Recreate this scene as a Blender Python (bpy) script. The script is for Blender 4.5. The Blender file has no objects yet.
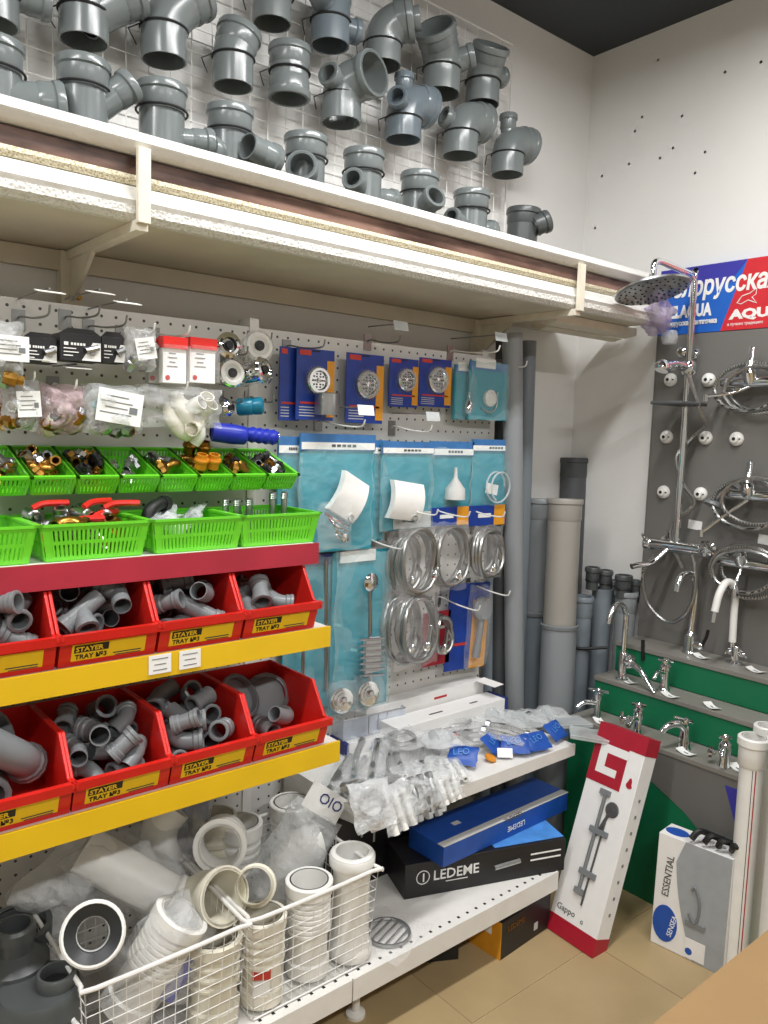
import bpy, math, random
import numpy as np
from mathutils import Vector, Matrix
random.seed(11)
SC = bpy.context.scene
COL = SC.collection
R = math.radians
V = Vector

# ------------------------------------------------------------------ camera
FPX = 792.58
CAM = V((-2.333, -1.75, 1.30))
_y, _p, _r = R(49.98), R(-5.8155), R(1.882)
FW = V((math.cos(_p)*math.cos(_y), math.cos(_p)*math.sin(_y), math.sin(_p)))
_ri = V((math.sin(_y), -math.cos(_y), 0))
_up = _ri.cross(FW)
RI = _ri*math.cos(_r) + _up*math.sin(_r)
UP = -_ri*math.sin(_r) + _up*math.cos(_r)
cd = bpy.data.cameras.new('camera')
cd.sensor_fit = 'VERTICAL'; cd.sensor_height = 36.0; cd.lens = FPX/1024*36
cd.clip_start = 0.02
co = bpy.data.objects.new('camera', cd); COL.objects.link(co)
m = Matrix((RI, UP, -FW)).transposed().to_4x4(); m.translation = CAM
co.matrix_world = m
SC.camera = co

# ------------------------------------------------------------------ light and exposure
vs = SC.view_settings
vs.view_transform = 'Standard'; vs.look = 'None'; vs.gamma = 1; vs.use_curve_mapping = False
vs.exposure = 0.12
W = bpy.data.worlds.new('world'); SC.world = W; W.use_nodes = True
W.node_tree.nodes['Background'].inputs[0].default_value = (0.9, 0.95, 1.0, 1)
W.node_tree.nodes['Background'].inputs[1].default_value = 0.12
LAMPS = [(-2.9, -0.95), (-1.15, -0.95), (-2.9, -2.7), (-1.15, -2.7)]
for x, y in LAMPS:
    ld = bpy.data.lights.new('ceiling_lamp_light', 'AREA'); ld.shape = 'RECTANGLE'
    ld.size = 1.15; ld.size_y = 0.12; ld.energy = 24 if y > -2 else 27
    ld.color = (1.0, 0.995, 0.985)
    lo = bpy.data.objects.new('ceiling_lamp_light', ld); COL.objects.link(lo)
    lo.location = (x, y, 2.50)

# pixel of the photograph -> point on a plane of the room (real positions, metres)
def ray(px, py): return FW + RI*((px-384)/FPX) - UP*((py-512)/FPX)
def onY(px, py, Y): d = ray(px, py); return CAM + d*((Y-CAM.y)/d.y)
def onX(px, py, X): d = ray(px, py); return CAM + d*((X-CAM.x)/d.x)
def onZ(px, py, Z): d = ray(px, py); return CAM + d*((Z-CAM.z)/d.z)
def atD(px, py, D): return CAM + ray(px, py)*D

# ------------------------------------------------------------------ materials
def lin(h):
    h = h.lstrip('#'); o = []
    for i in (0, 2, 4):
        c = int(h[i:i+2], 16)/255
        o.append(c/12.92 if c <= .04045 else ((c+.055)/1.055)**2.4)
    return o
MATS = {}
def mat(name, col, rough=.5, metal=0., var=.06, scale=30., bump=0., bscale=60., alpha=1., trans=0., coat=0., kind='noise', spec=.5, emit=0.):
    if name in MATS: return MATS[name]
    m = bpy.data.materials.new(name); m.use_nodes = True; MATS[name] = m
    nt = m.node_tree; b = nt.nodes['Principled BSDF']
    c = lin(col)
    tc = nt.nodes.new('ShaderNodeTexCoord')
    n = nt.nodes.new('ShaderNodeTexNoise'); n.inputs['Scale'].default_value = scale; n.inputs['Detail'].default_value = 4
    nt.links.new(tc.outputs['Object'], n.inputs['Vector'])
    rp = nt.nodes.new('ShaderNodeValToRGB'); rp.color_ramp.elements[0].position = .3; rp.color_ramp.elements[1].position = .7
    rp.color_ramp.elements[0].color = [max(0, x*(1-var)) for x in c]+[1]
    rp.color_ramp.elements[1].color = [min(1, x*(1+var)) for x in c]+[1]
    nt.links.new(n.outputs['Fac'], rp.inputs['Fac'])
    nt.links.new(rp.outputs['Color'], b.inputs['Base Color'])
    b.inputs['Roughness'].default_value = rough; b.inputs['Metallic'].default_value = metal
    b.inputs['Alpha'].default_value = alpha; b.inputs['Transmission Weight'].default_value = trans
    b.inputs['Coat Weight'].default_value = coat; b.inputs['Specular IOR Level'].default_value = spec
    if emit:
        b.inputs['Emission Color'].default_value = c+[1]; b.inputs['Emission Strength'].default_value = emit
    if bump:
        n2 = nt.nodes.new('ShaderNodeTexNoise'); n2.inputs['Scale'].default_value = bscale; n2.inputs['Detail'].default_value = 3
        nt.links.new(tc.outputs['Object'], n2.inputs['Vector'])
        bp = nt.nodes.new('ShaderNodeBump'); bp.inputs['Strength'].default_value = bump; bp.inputs['Distance'].default_value = .01
        nt.links.new(n2.outputs['Fac'], bp.inputs['Height']); nt.links.new(bp.outputs['Normal'], b.inputs['Normal'])
    return m
def two_tone(name, c1, c2, tex, scale, rough=.5, metal=0., lo=.4, hi=.6, bump=0., stretch=(1, 1, 1)):
    m = bpy.data.materials.new(name); m.use_nodes = True; MATS[name] = m
    nt = m.node_tree; b = nt.nodes['Principled BSDF']
    tc = nt.nodes.new('ShaderNodeTexCoord'); mp = nt.nodes.new('ShaderNodeMapping'); mp.inputs['Scale'].default_value = stretch
    nt.links.new(tc.outputs['Object'], mp.inputs['Vector'])
    if tex == 'voronoi':
        n = nt.nodes.new('ShaderNodeTexVoronoi'); n.inputs['Scale'].default_value = scale; out = n.outputs['Distance']
    elif tex == 'wave':
        n = nt.nodes.new('ShaderNodeTexWave'); n.inputs['Scale'].default_value = scale; n.inputs['Distortion'].default_value = 1.5; out = n.outputs['Fac']
    else:
        n = nt.nodes.new('ShaderNodeTexNoise'); n.inputs['Scale'].default_value = scale; n.inputs['Detail'].default_value = 8; out = n.outputs['Fac']
    nt.links.new(mp.outputs['Vector'], n.inputs['Vector'])
    rp = nt.nodes.new('ShaderNodeValToRGB'); rp.color_ramp.elements[0].position = lo; rp.color_ramp.elements[1].position = hi
    rp.color_ramp.elements[0].color = lin(c1)+[1]; rp.color_ramp.elements[1].color = lin(c2)+[1]
    nt.links.new(out, rp.inputs['Fac']); nt.links.new(rp.outputs['Color'], b.inputs['Base Color'])
    b.inputs['Roughness'].default_value = rough; b.inputs['Metallic'].default_value = metal
    if bump:
        bp = nt.nodes.new('ShaderNodeBump'); bp.inputs['Strength'].default_value = bump; bp.inputs['Distance'].default_value = .003
        nt.links.new(out, bp.inputs['Height']); nt.links.new(bp.outputs['Normal'], b.inputs['Normal'])
    return m
mat('wall', '#e4e3e0', .85, var=.025, scale=3, bump=.05, bscale=90)
mat('ceiling', '#33383c', .7, var=.08, scale=2)
mat('room', '#b9b6ae', .85, var=.1, scale=2)
mat('grout', '#c0ae8a', .9)
two_tone('tile', '#9d8763', '#b09a72', 'noise', 4, rough=.42, lo=.3, hi=.75)
mat('white_metal', '#e4e2dd', .45, var=.03)
mat('cream', '#e3dccb', .55, var=.05, scale=40)
mat('board', '#cfc7b6', .75, var=.08, scale=8)
mat('cornice', '#e0dfda', .6, var=.03, scale=15, bump=.25, bscale=50)
two_tone('emboss', '#c9c7c0', '#e0dfd9', 'voronoi', 170, rough=.65, lo=.1, hi=.45, bump=.8)
two_tone('brown', '#3f2820', '#8f7063', 'noise', 26, rough=.4, lo=.36, hi=.68, stretch=(.22, 1, 1))
two_tone('gold', '#ab9a70', '#dcd4ba', 'voronoi', 230, rough=.4, metal=.2, lo=.15, hi=.55, bump=.8)
mat('pvc', '#727979', .22, var=.04, scale=12)
mat('pvc_blue', '#6a757c', .22, var=.04, scale=12)
mat('pvc_dark', '#4b4f4f', .35, var=.06, scale=12)
mat('pvc_small', '#787c7e', .35, var=.05, scale=20)
mat('pipe_grey', '#8b8f92', .38, var=.04, scale=8)
mat('pipe_blue', '#7c858c', .38, var=.04, scale=8)
mat('pipe_warm', '#99958e', .38, var=.04, scale=8)
mat('pipe_dark', '#4f5254', .5, var=.06, scale=8)
mat('rubber', '#1c1d1e', .6)
mat('black', '#141415', .5)
mat('red', '#d3241c', .33, var=.05, scale=20)
mat('yellow', '#e3ba17', .45, var=.05, scale=10)
mat('label_yellow', '#e8c21c', .5, var=.04)
mat('green', '#6bd02c', .35, var=.05, scale=20)
mat('red_strip', '#a8283a', .45, var=.12, scale=9)
mat('paper', '#efefec', .7, var=.03)
mat('paper_grey', '#c9c9c6', .7, var=.05)
mat('print', '#4a4a4a', .7)
mat('print_red', '#b8232a', .6)
mat('chrome', '#e6e8ea', .09, metal=1., var=.02)
mat('chrome_dull', '#b9bbbd', .28, metal=1., var=.08)
two_tone('braid', '#555553', '#d2d2cf', 'wave', 420, rough=.3, metal=.9, lo=.3, hi=.7)
mat('brass', '#a97f3c', .3, metal=1., var=.3, scale=60)
mat('orange', '#d88a22', .4)
mat('blue_plastic', '#1d2fae', .35, var=.08)
mat('teal_plastic', '#13708c', .3, var=.08)
mat('wire', '#8d8d8b', .35, metal=.7)
mat('wire_white', '#e9e8e4', .4, var=.03)
mat('pack_blue', '#1c3c93', .35, var=.2, scale=25)
mat('pack_orange', '#e09a25', .45)
mat('pack_red', '#c43a2c', .45)
mat('teal', '#1f93a6', .4, var=.12, scale=14)
mat('teal_light', '#74c3ca', .35, var=.15, scale=18)
mat('teal_header', '#3e74ae', .45, var=.15, scale=30)
mat('navy', '#1f2a72', .45)
mat('carton_blue', '#1d4fa6', .4, var=.08)
mat('carton_light', '#4e8fd8', .45, var=.15)
mat('carton_black', '#1b1a1c', .45, var=.1)
mat('carton_grey', '#9ba0a4', .4, var=.06)
mat('carton_white', '#e9e8e6', .45, var=.02)
mat('crimson', '#a5182d', .45, var=.05)
mat('cardboard', '#8d7049', .8, var=.06, scale=6)
mat('panel', '#716f6b', .55, var=.03, scale=5)
mat('riser', '#0a7049', .5, var=.05, scale=8)
mat('tread', '#85827b', .5, var=.05, scale=8)
mat('sign_blue', '#1c63c4', .45, var=.12, scale=4)
mat('sign_navy', '#3a37a0', .45, var=.1, scale=4)
mat('sign_red', '#d02a34', .45, var=.05)
mat('white_plastic', '#ecebe6', .35, var=.03)
mat('cream_plastic', '#e4dfd0', .35, var=.04)
mat('ivory', '#ddd8c6', .4, var=.05)
mat('lilac', '#b7a3c9', .3, alpha=.5, var=.25, scale=40, bump=.8, bscale=70)
mat('film', '#ffffff', .12, alpha=.10, var=.02, bump=1.0, bscale=45, spec=.9)
mat('film_thick', '#eef1f2', .2, alpha=.38, var=.05, bump=1.0, bscale=50, spec=.9)
mat('film_teal', '#d5f0f2', .2, alpha=.15, var=.05, bump=1.6, bscale=25, spec=.9)
mat('film_mid', '#f4f6f7', .15, alpha=.24, var=.05, bump=1.0, bscale=60, spec=.9)
mat('film_pink', '#e9cdd2', .25, alpha=.42, var=.2, scale=60, bump=1, bscale=60)
mat('clear_blue', '#dfe8f7', .08, alpha=.35, var=.1, scale=30, spec=.9)
mat('glass_lid', '#d4dadb', .1, alpha=.5, var=.1)
mat('black_ring', '#26292a', .4, var=.1)
mat('lamp', '#ffffff', .5, emit=4.)
mat('housing', '#d8d8d6', .5)
# perforated board: rows of punched holes
def peg_mat():
    m = mat('pegboard', '#d9d7d2', .5, var=.03, scale=5)
    nt = m.node_tree; b = nt.nodes['Principled BSDF']; src = b.inputs['Base Color'].links[0].from_socket
    tc = nt.nodes.new('ShaderNodeTexCoord')
    mp = nt.nodes.new('ShaderNodeVectorMath'); mp.operation = 'MULTIPLY'; mp.inputs[1].default_value = (1/.03, 0, 1/.03)
    fr = nt.nodes.new('ShaderNodeVectorMath'); fr.operation = 'FRACTION'
    sb = nt.nodes.new('ShaderNodeVectorMath'); sb.operation = 'SUBTRACT'; sb.inputs[1].default_value = (.5, 0, .5)
    ln = nt.nodes.new('ShaderNodeVectorMath'); ln.operation = 'LENGTH'
    lt = nt.nodes.new('ShaderNodeMath'); lt.operation = 'LESS_THAN'; lt.inputs[1].default_value = .105
    mx = nt.nodes.new('ShaderNodeMix'); mx.data_type = 'RGBA'; mx.inputs[7].default_value = (.06, .06, .06, 1)
    L = nt.links.new
    L(tc.outputs['Object'], mp.inputs[0]); L(mp.outputs[0], fr.inputs[0]); L(fr.outputs[0], sb.inputs[0])
    L(sb.outputs[0], ln.inputs[0]); L(ln.outputs['Value'], lt.inputs[0]); L(lt.outputs[0], mx.inputs[0])
    L(src, mx.inputs[6]); L(mx.outputs[2], b.inputs['Base Color'])
peg_mat()

# ------------------------------------------------------------------ mesh tools
def frame(d, up=V((0, 0, 1))):
    d = d.normalized()
    if abs(d.dot(up)) > .98: up = V((1, 0, 0))
    x = up.cross(d).normalized(); y = d.cross(x)
    return Matrix((x, y, d)).transposed()
def smooth_path(pts, n=5):
    pts = [V(p) for p in pts]
    if len(pts) < 3: return pts
    P = [2*pts[0]-pts[1]]+pts+[2*pts[-1]-pts[-2]]; out = []
    for i in range(1, len(P)-2):
        a, b, c, d = P[i-1:i+3]
        for k in range(n):
            t = k/n
            out.append(.5*((2*b)+(c-a)*t+(2*a-5*b+4*c-d)*t*t+(3*b-a-3*c+d)*t**3))
    out.append(pts[-1]); return out
class MB:
    def __init__(s): s.v = []; s.f = []
    def add(s, vs_, fs):
        o = len(s.v); s.v += [V(x) for x in vs_]; s.f += [tuple(i+o for i in f) for f in fs]; return s
    def box(s, c, size, M=None):
        h = [x/2 for x in size]; q = []
        for sx in (-1, 1):
            for sy in (-1, 1):
                for sz in (-1, 1):
                    p = V((sx*h[0], sy*h[1], sz*h[2])); q.append((M @ p if M else p)+V(c))
        return s.add(q, [(0, 1, 3, 2), (4, 6, 7, 5), (0, 4, 5, 1), (2, 3, 7, 6), (0, 2, 6, 4), (1, 5, 7, 3)])
    def bb(s, x0, x1, y0, y1, z0, z1):
        return s.box(((x0+x1)/2, (y0+y1)/2, (z0+z1)/2), (abs(x1-x0), abs(y1-y0), abs(z1-z0)))
    def rings(s, pts, rads, n, closed=False):
        out = []; N = len(pts); up = None
        for i, p in enumerate(pts):
            if closed: d = pts[(i+1) % N]-pts[i-1]
            else: d = pts[min(i+1, N-1)]-pts[max(i-1, 0)]
            d = d.normalized()
            if up is None: F = frame(d); up = F.col[1].copy()
            else:
                x = up.cross(d)
                if x.length < 1e-4: x = frame(d).col[0].copy()
                x.normalize(); up = d.cross(x); F = Matrix((x, up, d)).transposed()
            r = rads[i] if isinstance(rads, (list, tuple)) else rads
            out.append([p+F @ V((r*math.cos(2*math.pi*k/n), r*math.sin(2*math.pi*k/n), 0)) for k in range(n)])
        return out
    def tube(s, pts, r, n=8, caps=True, closed=False):
        pts = [V(p) for p in pts]; rg = s.rings(pts, r, n, closed); N = len(rg)
        vs_ = [p for q in rg for p in q]; fs = []
        for i in range(N if closed else N-1):
            j = (i+1) % N
            for k in range(n): fs.append((i*n+k, i*n+(k+1) % n, j*n+(k+1) % n, j*n+k))
        if caps and not closed: fs.append(tuple(reversed(range(n)))); fs.append(tuple((N-1)*n+k for k in range(n)))
        return s.add(vs_, fs)
    def pipe(s, pts, r, t=.003, n=20):          # hollow, open at both ends
        pts = [V(p) for p in pts]; N = len(pts)
        ro = r if isinstance(r, (list, tuple)) else [r]*N
        a = s.rings(pts, ro, n); b = s.rings(pts, [x-t for x in ro], n)
        vs_ = [p for q in a for p in q]+[p for q in b for p in q]; fs = []; o = N*n
        for i in range(N-1):
            for k in range(n):
                k2 = (k+1) % n
                fs.append((i*n+k, i*n+k2, (i+1)*n+k2, (i+1)*n+k))
                fs.append((o+i*n+k, o+(i+1)*n+k, o+(i+1)*n+k2, o+i*n+k2))
        for k in range(n):
            k2 = (k+1) % n; e = (N-1)*n
            fs.append((k, o+k, o+k2, k2)); fs.append((e+k, e+k2, o+e+k2, o+e+k))
        return s.add(vs_, fs)
    def lathe(s, prof, M=None, n=20, loop=False, caps=False):   # profile (radius, height) round local z
        vs_ = []; fs = []; N = len(prof)
        for r, z in prof:
            for k in range(n):
                p = V((r*math.cos(2*math.pi*k/n), r*math.sin(2*math.pi*k/n), z)); vs_.append(M @ p if M else p)
        for i in range(N if loop else N-1):
            j = (i+1) % N
            for k in range(n): fs.append((i*n+k, i*n+(k+1) % n, j*n+(k+1) % n, j*n+k))
        if caps: fs.append(tuple(reversed(range(n)))); fs.append(tuple((N-1)*n+k for k in range(n)))
        return s.add(vs_, fs)
    def prism(s, poly, h0, h1, M=None):          # polygon in local xy, extruded along local z
        n = len(poly); vs_ = [V((x, y, h0)) for x, y in poly]+[V((x, y, h1)) for x, y in poly]
        if M: vs_ = [M @ p for p in vs_]
        return s.add(vs_, [tuple(reversed(range(n))), tuple(range(n, 2*n))]+[(i, (i+1) % n, n+(i+1) % n, n+i) for i in range(n)])
    def pillow(s, w, h, th, nx=9, nz=9, wob=.15, M=None, seed=0, flat=.35):   # sealed bag lying in local xz, bulging along y
        rd = random.Random(seed); vs_ = []; fs = []
        ph = [rd.uniform(0, 6.28) for _ in range(6)]
        for side in (-1, 1):
            for i in range(nx+1):
                for j in range(nz+1):
                    u = i/nx*2-1; v = j/nz*2-1
                    bul = max(0., (1-abs(u)**2.6))**.6*max(0., (1-abs(v)**2.6))**.6
                    wv = 1+wob*(math.sin(5*u+ph[0])*math.cos(4*v+ph[1])+.7*math.sin(9*v+ph[2]+3*u))
                    ex = 1+.05*math.sin(7*v+ph[3]); ez = 1+.04*math.sin(6*u+ph[4])
                    p = V((u*w/2*ex, side*th/2*bul*wv+.05*w*wob*math.sin(3*u+ph[5]), v*h/2*ez))
                    vs_.append(M @ p if M else p)
        o = (nx+1)*(nz+1)
        for i in range(nx):
            for j in range(nz):
                a = i*(nz+1)+j; b = a+nz+1
                fs.append((a, b, b+1, a+1)); fs.append((o+a, o+a+1, o+b+1, o+b))
        return s.add(vs_, fs)
    def build(s, name, material, parent=None, world=False, origin=None, bevel=0., sharp=38):
        vs_ = s.v; o_ = V((0, 0, 0))
        if parent is not None and world:
            inv = WM(parent).inverted(); vs_ = [inv @ p for p in vs_]
        elif parent is None:
            o_ = V(origin) if origin is not None else V((sum(p.x for p in vs_)/len(vs_), sum(p.y for p in vs_)/len(vs_), min(p.z for p in vs_)))
            vs_ = [p-o_ for p in vs_]
        me = bpy.data.meshes.new(name); me.from_pydata([tuple(p) for p in vs_], [], s.f); me.update()
        me.polygons.foreach_set('use_smooth', [True]*len(me.polygons))
        me.set_sharp_from_angle(angle=R(165 if name in ('pouch', 'film', 'film_wrap', 'lining', 'wrap') else sharp))
        me.materials.append(MATS[material])
        o = bpy.data.objects.new(name, me); COL.objects.link(o); o.location = o_
        if parent is not None: o.parent = parent
        if bevel:
            bm_ = o.modifiers.new('bevel', 'BEVEL'); bm_.width = bevel; bm_.segments = 2; bm_.limit_method = 'ANGLE'
        return o
def WM(o): return (WM(o.parent) @ o.matrix_basis) if o.parent else o.matrix_basis.copy()
def tag(o, label, cat, group=None):
    o['label'] = label; o['category'] = cat
    if group: o['group'] = group
    return o
def thing(name, label, cat, loc=(0, 0, 0), rot=None, group=None):
    o = bpy.data.objects.new(name, None); COL.objects.link(o); o.empty_display_size = .02
    M = rot.to_4x4() if rot is not None else Matrix.Identity(4)
    M.translation = V(loc); o.matrix_basis = M
    return tag(o, label, cat, group)
def struct(o): o['kind'] = 'structure'; return o
def dup(root, M, label=None, group=None):
    r = root.copy(); COL.objects.link(r); r.matrix_basis = M
    if label: r['label'] = label
    if group: r['group'] = group
    for ch in root.children:
        c = ch.copy(); COL.objects.link(c); c.parent = r
        for g in ch.children:
            d = g.copy(); COL.objects.link(d); d.parent = c
    return r
def TR(loc, rot=None):
    M = rot.to_4x4() if rot is not None else Matrix.Identity(4)
    M.translation = V(loc); return M
def rotm(rx=0, ry=0, rz=0):
    return (Matrix.Rotation(R(rz), 3, 'Z') @ Matrix.Rotation(R(ry), 3, 'Y') @ Matrix.Rotation(R(rx), 3, 'X'))
DG = None
def text(parent, s, material, loc, size, rot, name='lettering', align='LEFT', ext=.0004, sx=1., shear=0., bold=0.):
    cu = bpy.data.curves.new('t', 'FONT'); cu.body = s; cu.size = size; cu.extrude = ext; cu.align_x = align; cu.shear = shear; cu.offset = bold
    cu.resolution_u = 2
    to = bpy.data.objects.new('t', cu); COL.objects.link(to)
    dg = bpy.context.evaluated_depsgraph_get()
    me = bpy.data.meshes.new_from_object(to.evaluated_get(dg))
    bpy.data.objects.remove(to); bpy.data.curves.remove(cu)
    me.materials.clear(); me.materials.append(MATS[material]); me.name = name
    o = bpy.data.objects.new(name, me); COL.objects.link(o); o.parent = parent
    M = rot.to_4x4() @ Matrix.Diagonal((sx, 1, 1, 1)); M.translation = V(loc); o.matrix_basis = M
    return o
ROT_Y = Matrix(((1, 0, 0), (0, 0, -1), (0, 1, 0)))      # text on a face looking towards -Y
ROT_X = Matrix(((0, 0, -1), (-1, 0, 0), (0, 1, 0)))     # text on a face looking towards -X
ROT_Z = Matrix.Identity(3)

# ------------------------------------------------------------------ room
b = MB(); b.bb(-4.6, 0, -4.4, 0, -.08, -.002); fl = struct(b.build('floor', 'grout', origin=(0, 0, 0)))
tb = MB(); tb.bb(-.2238, .2238, -.2238, .2238, -.002, 0.0)
tm = None
for i in range(10):
    for j in range(10):
        x = -.753+.10-.225-.45*(i-1); y = -.648-.225-.45*(j-2)
        x0, x1 = max(x-.2235, -4.6), min(x+.2235, -.001); y0, y1 = max(y-.2235, -4.4), min(y+.2235, -.001)
        if x1-x0 < .03 or y1-y0 < .03: continue
        if x1-x0 > .44 and y1-y0 > .44:
            if tm is None: o = tb.build('tile', 'tile', fl); tm = o.data
            else: o = bpy.data.objects.new('tile', tm); COL.objects.link(o); o.parent = fl
            o.location = (x, y, 0)
        else:
            MB().bb(x0, x1, y0, y1, -.002, 0).build('tile', 'tile', fl)
struct(MB().bb(-4.6, .1, 0, .1, -.08, 2.68).build('wall_left', 'wall'))
wr = struct(MB().bb(0, .1, -4.4, 0, -.08, 2.68).build('wall_right', 'wall', origin=(0, 0, 0)))
struct(MB().bb(-4.7, -4.6, -4.4, .1, -.08, 2.68).build('wall_far', 'room'))
struct(MB().bb(-4.6, 0, -4.5, -4.4, -.08, 2.68).build('wall_back', 'room'))
struct(MB().bb(-4.6, .1, -4.4, .1, 2.59, 2.68).build('ceiling', 'ceiling'))
for px, py in [(586, 90), (635, 131), (673, 148), (682, 116), (642, 117), (585, 125), (602, 176), (629, 164), (660, 158), (695, 173), (725, 72), (595, 228), (761, 62), (705, 152), (658, 60)]:
    p = onX(px, py, 0)
    MB().lathe([(.0035, -.0012), (.0045, 0)], TR(p, frame(V((-1, 0, 0)))), 8, caps=True).build('wall_hole', 'print', wr)
# ceiling lamps
for i, (x, y) in enumerate(LAMPS):
    t = thing('ceiling_lamp', ['long white tube lamp over the left end of the wall shelf', 'long white tube lamp over the faucet display corner',
                               'long white tube lamp over the far side of the aisle', 'long white tube lamp over the open shop floor'][i], 'lamp', (x, y, 2.515))
    MB().bb(-.6, .6, -.07, .07, .02, .075).build('housing', 'housing', t)
    MB().bb(-.58, .58, -.06, .06, .004, .02).build('diffuser', 'lamp', t)

# ------------------------------------------------------------------ shelving
PEG = -.11
XE = -1.37      # end of the shelving bay with the coloured shelves
t = struct(MB().bb(-2.75, XE-.012, PEG, PEG+.02, .10, 1.53).build('trim_1', 'pegboard', origin=(0, 0, 0)))
t = struct(MB().bb(XE+.012, -.55, PEG, PEG+.02, .10, 1.53).build('trim_2', 'pegboard', origin=(0, 0, 0)))
for x, n in ((XE, 'trim_3'), (-.562, 'trim_4')):
    struct(MB().bb(x-.012, x+.012, PEG-.004 if x < -1 else PEG+.02, PEG+.05, 0, 1.55).build(n, 'white_metal'))
def flat_shelf(label, x0, x1, yf, zt, lip, lipmat, name='display_shelf', th=.018):
    t = thing(name, label, 'shelf', ((x0+x1)/2, PEG, zt))
    MB().bb(x0, x1, yf+.003, PEG-.003, zt-th, zt).build('board', 'white_metal', t, world=True)
    if lip: MB().bb(x0, x1, yf-.003, yf+.003, zt-lip, zt+.002).build('front_strip', lipmat, t, world=True)
    for x in (x0+.012, x1-.012):
        mb = MB(); M = Matrix(((0, 0, 1), (1, 0, 0), (0, 1, 0)))
        mb.prism([(yf+.01, zt-.02), (PEG-.006, zt-.02), (PEG-.006, zt-.09), (PEG-.06, zt-.08), (yf+.01, zt-.035)], x-.002, x+.002, M)
        mb.build('bracket', 'white_metal', t, world=True)
    return t
flat_shelf('white steel shelf with a dark red front strip under the green baskets', -2.7, XE, -.39, 1.059, .042, 'red_strip')
sh1 = flat_shelf('steel shelf with yellow front strip and two price tags', -2.7, XE, -.44, .89, .041, 'yellow')
flat_shelf('steel shelf with plain yellow front strip above the wire baskets', -2.7, XE, -.483, .656, .041, 'yellow')
flat_shelf('white steel shelf heaped with clear bags and blue packets', -1.275, -.555, -.483, .458, .03, 'white_metal')
for px in (160, 190):
    p = onY(px, 664 if px == 160 else 659, -.4445)
    g = MB().box((p.x, p.y, p.z), (.042, .0015, .034)).build('price_tag', 'paper', sh1, world=True)
    mb = MB()
    for k, w in enumerate((.03, .022, .026)): mb.box((p.x, p.y-.001, p.z+.01-.010*k), (w, .0006, .0016))
    mb.build('print', 'pvc_small', g, world=True)
# bottom shelf with punched front
t = thing('base_shelf', 'low white steel base shelf with punched front edge near the floor', 'shelf', (-1.6, -.3, .165))
mb = MB().bb(-2.7, -.69, -.547, PEG-.003, .147, .165); mb.build('board', 'white_metal', t, world=True)
MB().bb(-2.7, -1.372, -.553, -.547, .118, .167).build('front_strip', 'white_metal', t, world=True)
MB().bb(-1.368, -.69, -.553, -.547, .118, .167).build('front_strip', 'white_metal', t, world=True)
mb = MB()
for i in range(53):
    x = -2.3+i*.03; mb.box((x, -.532, .1655), (.006, .006, .0012))
o = mb.build('punched_holes', 'black', t, world=True); o['kind'] = 'stuff'
for x, y in ((-1.293, -.47), (-.74, -.47), (-2.2, -.47)):
    MB().lathe([(.022, 0), (.022, .008), (.009, .014), (.009, .05), (.018, .055), (.018, .146)], TR((x, y, 0)), 14, caps=True).build('foot', 'white_metal', t, world=True)

# ------------------------------------------------------------------ top wall shelf
t = thing('wall_shelf', 'long high shelf faced with white cornice, brown and gold moulding strips', 'shelf', (-1.4, 0, 1.65))
X0, X1 = -2.75, -.14
YF = -.37
MB().bb(X0, X1, -.175, -.352, 1.65, 1.668).build('plank', 'board', t, world=True)
MB().bb(X0, X1, -.002, -.168, 1.652, 1.67).build('plank', 'board', t, world=True)
MB().bb(X0, -.5, -.002, -.02, 1.61, 1.65).build('ledger', 'board', t, world=True)
EXT = Matrix(((0, 0, 1), (1, 0, 0), (0, 1, 0)))     # local (a,b,h) -> (x=h, y=a, z=b)
def strip(name, prof, material, x0=X0, x1=X1): MB().prism(prof, x0, x1, EXT).build(name, material, t, world=True)
strip('cornice', [(-.352, 1.762), (-.372, 1.762), (-.386, 1.768), (-.392, 1.778), (-.386, 1.790), (-.372, 1.800), (-.352, 1.803)], 'cornice', x1=-.17)
strip('backing_board', [(-.338, 1.668), (-.352, 1.668), (-.352, 1.80), (-.338, 1.80)], 'board')
strip('brown_panel', [(-.352, 1.728), (-.364, 1.728), (-.366, 1.745), (-.364, 1.758), (-.352, 1.762)], 'brown')
strip('gold_strip', [(-.352, 1.710), (-.368, 1.710), (-.373, 1.719), (-.368, 1.728), (-.352, 1.728)], 'gold')
strip('white_moulding', [(-.352, 1.676), (-.378, 1.674), (-.382, 1.682), (-.374, 1.690), (-.372, 1.704), (-.366, 1.709), (-.352, 1.710)], 'cornice', x1=-.06)
strip('embossed_strip', [(-.352, 1.650), (-.366, 1.650), (-.378, 1.660), (-.378, 1.674), (-.352, 1.676)], 'emboss', x1=-.06)
for xb in (-1.756, -.52):
    g = MB().bb(xb-.011, xb+.011, -.397, -.386, 1.644, 1.768).build('bracket_strap', 'cream', t, world=True)
    MB().bb(xb-.011, xb+.011, -.3855, -.028, 1.632, 1.6495).build('bracket_arm', 'cream', t, world=True)
    mb = MB(); mb.prism([(-.028, 1.632), (-.028, 1.55), (-.04, 1.55), (-.15, 1.628), (-.15, 1.632)], xb-.004, xb+.004, EXT)
    mb.build('bracket_gusset', 'cream', t, world=True)
    pl = MB().bb(xb-.022, xb+.022, -.028, -.001, 1.52, 1.6495).build('wall_plate', 'cream', t, world=True)
    MB().lathe([(.008, 0), (.006, .004)], TR((xb+.013, -.028, 1.56), frame(V((0, -1, 0)))), 10, caps=True).build('screw', 'brass', pl, world=True)
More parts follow.
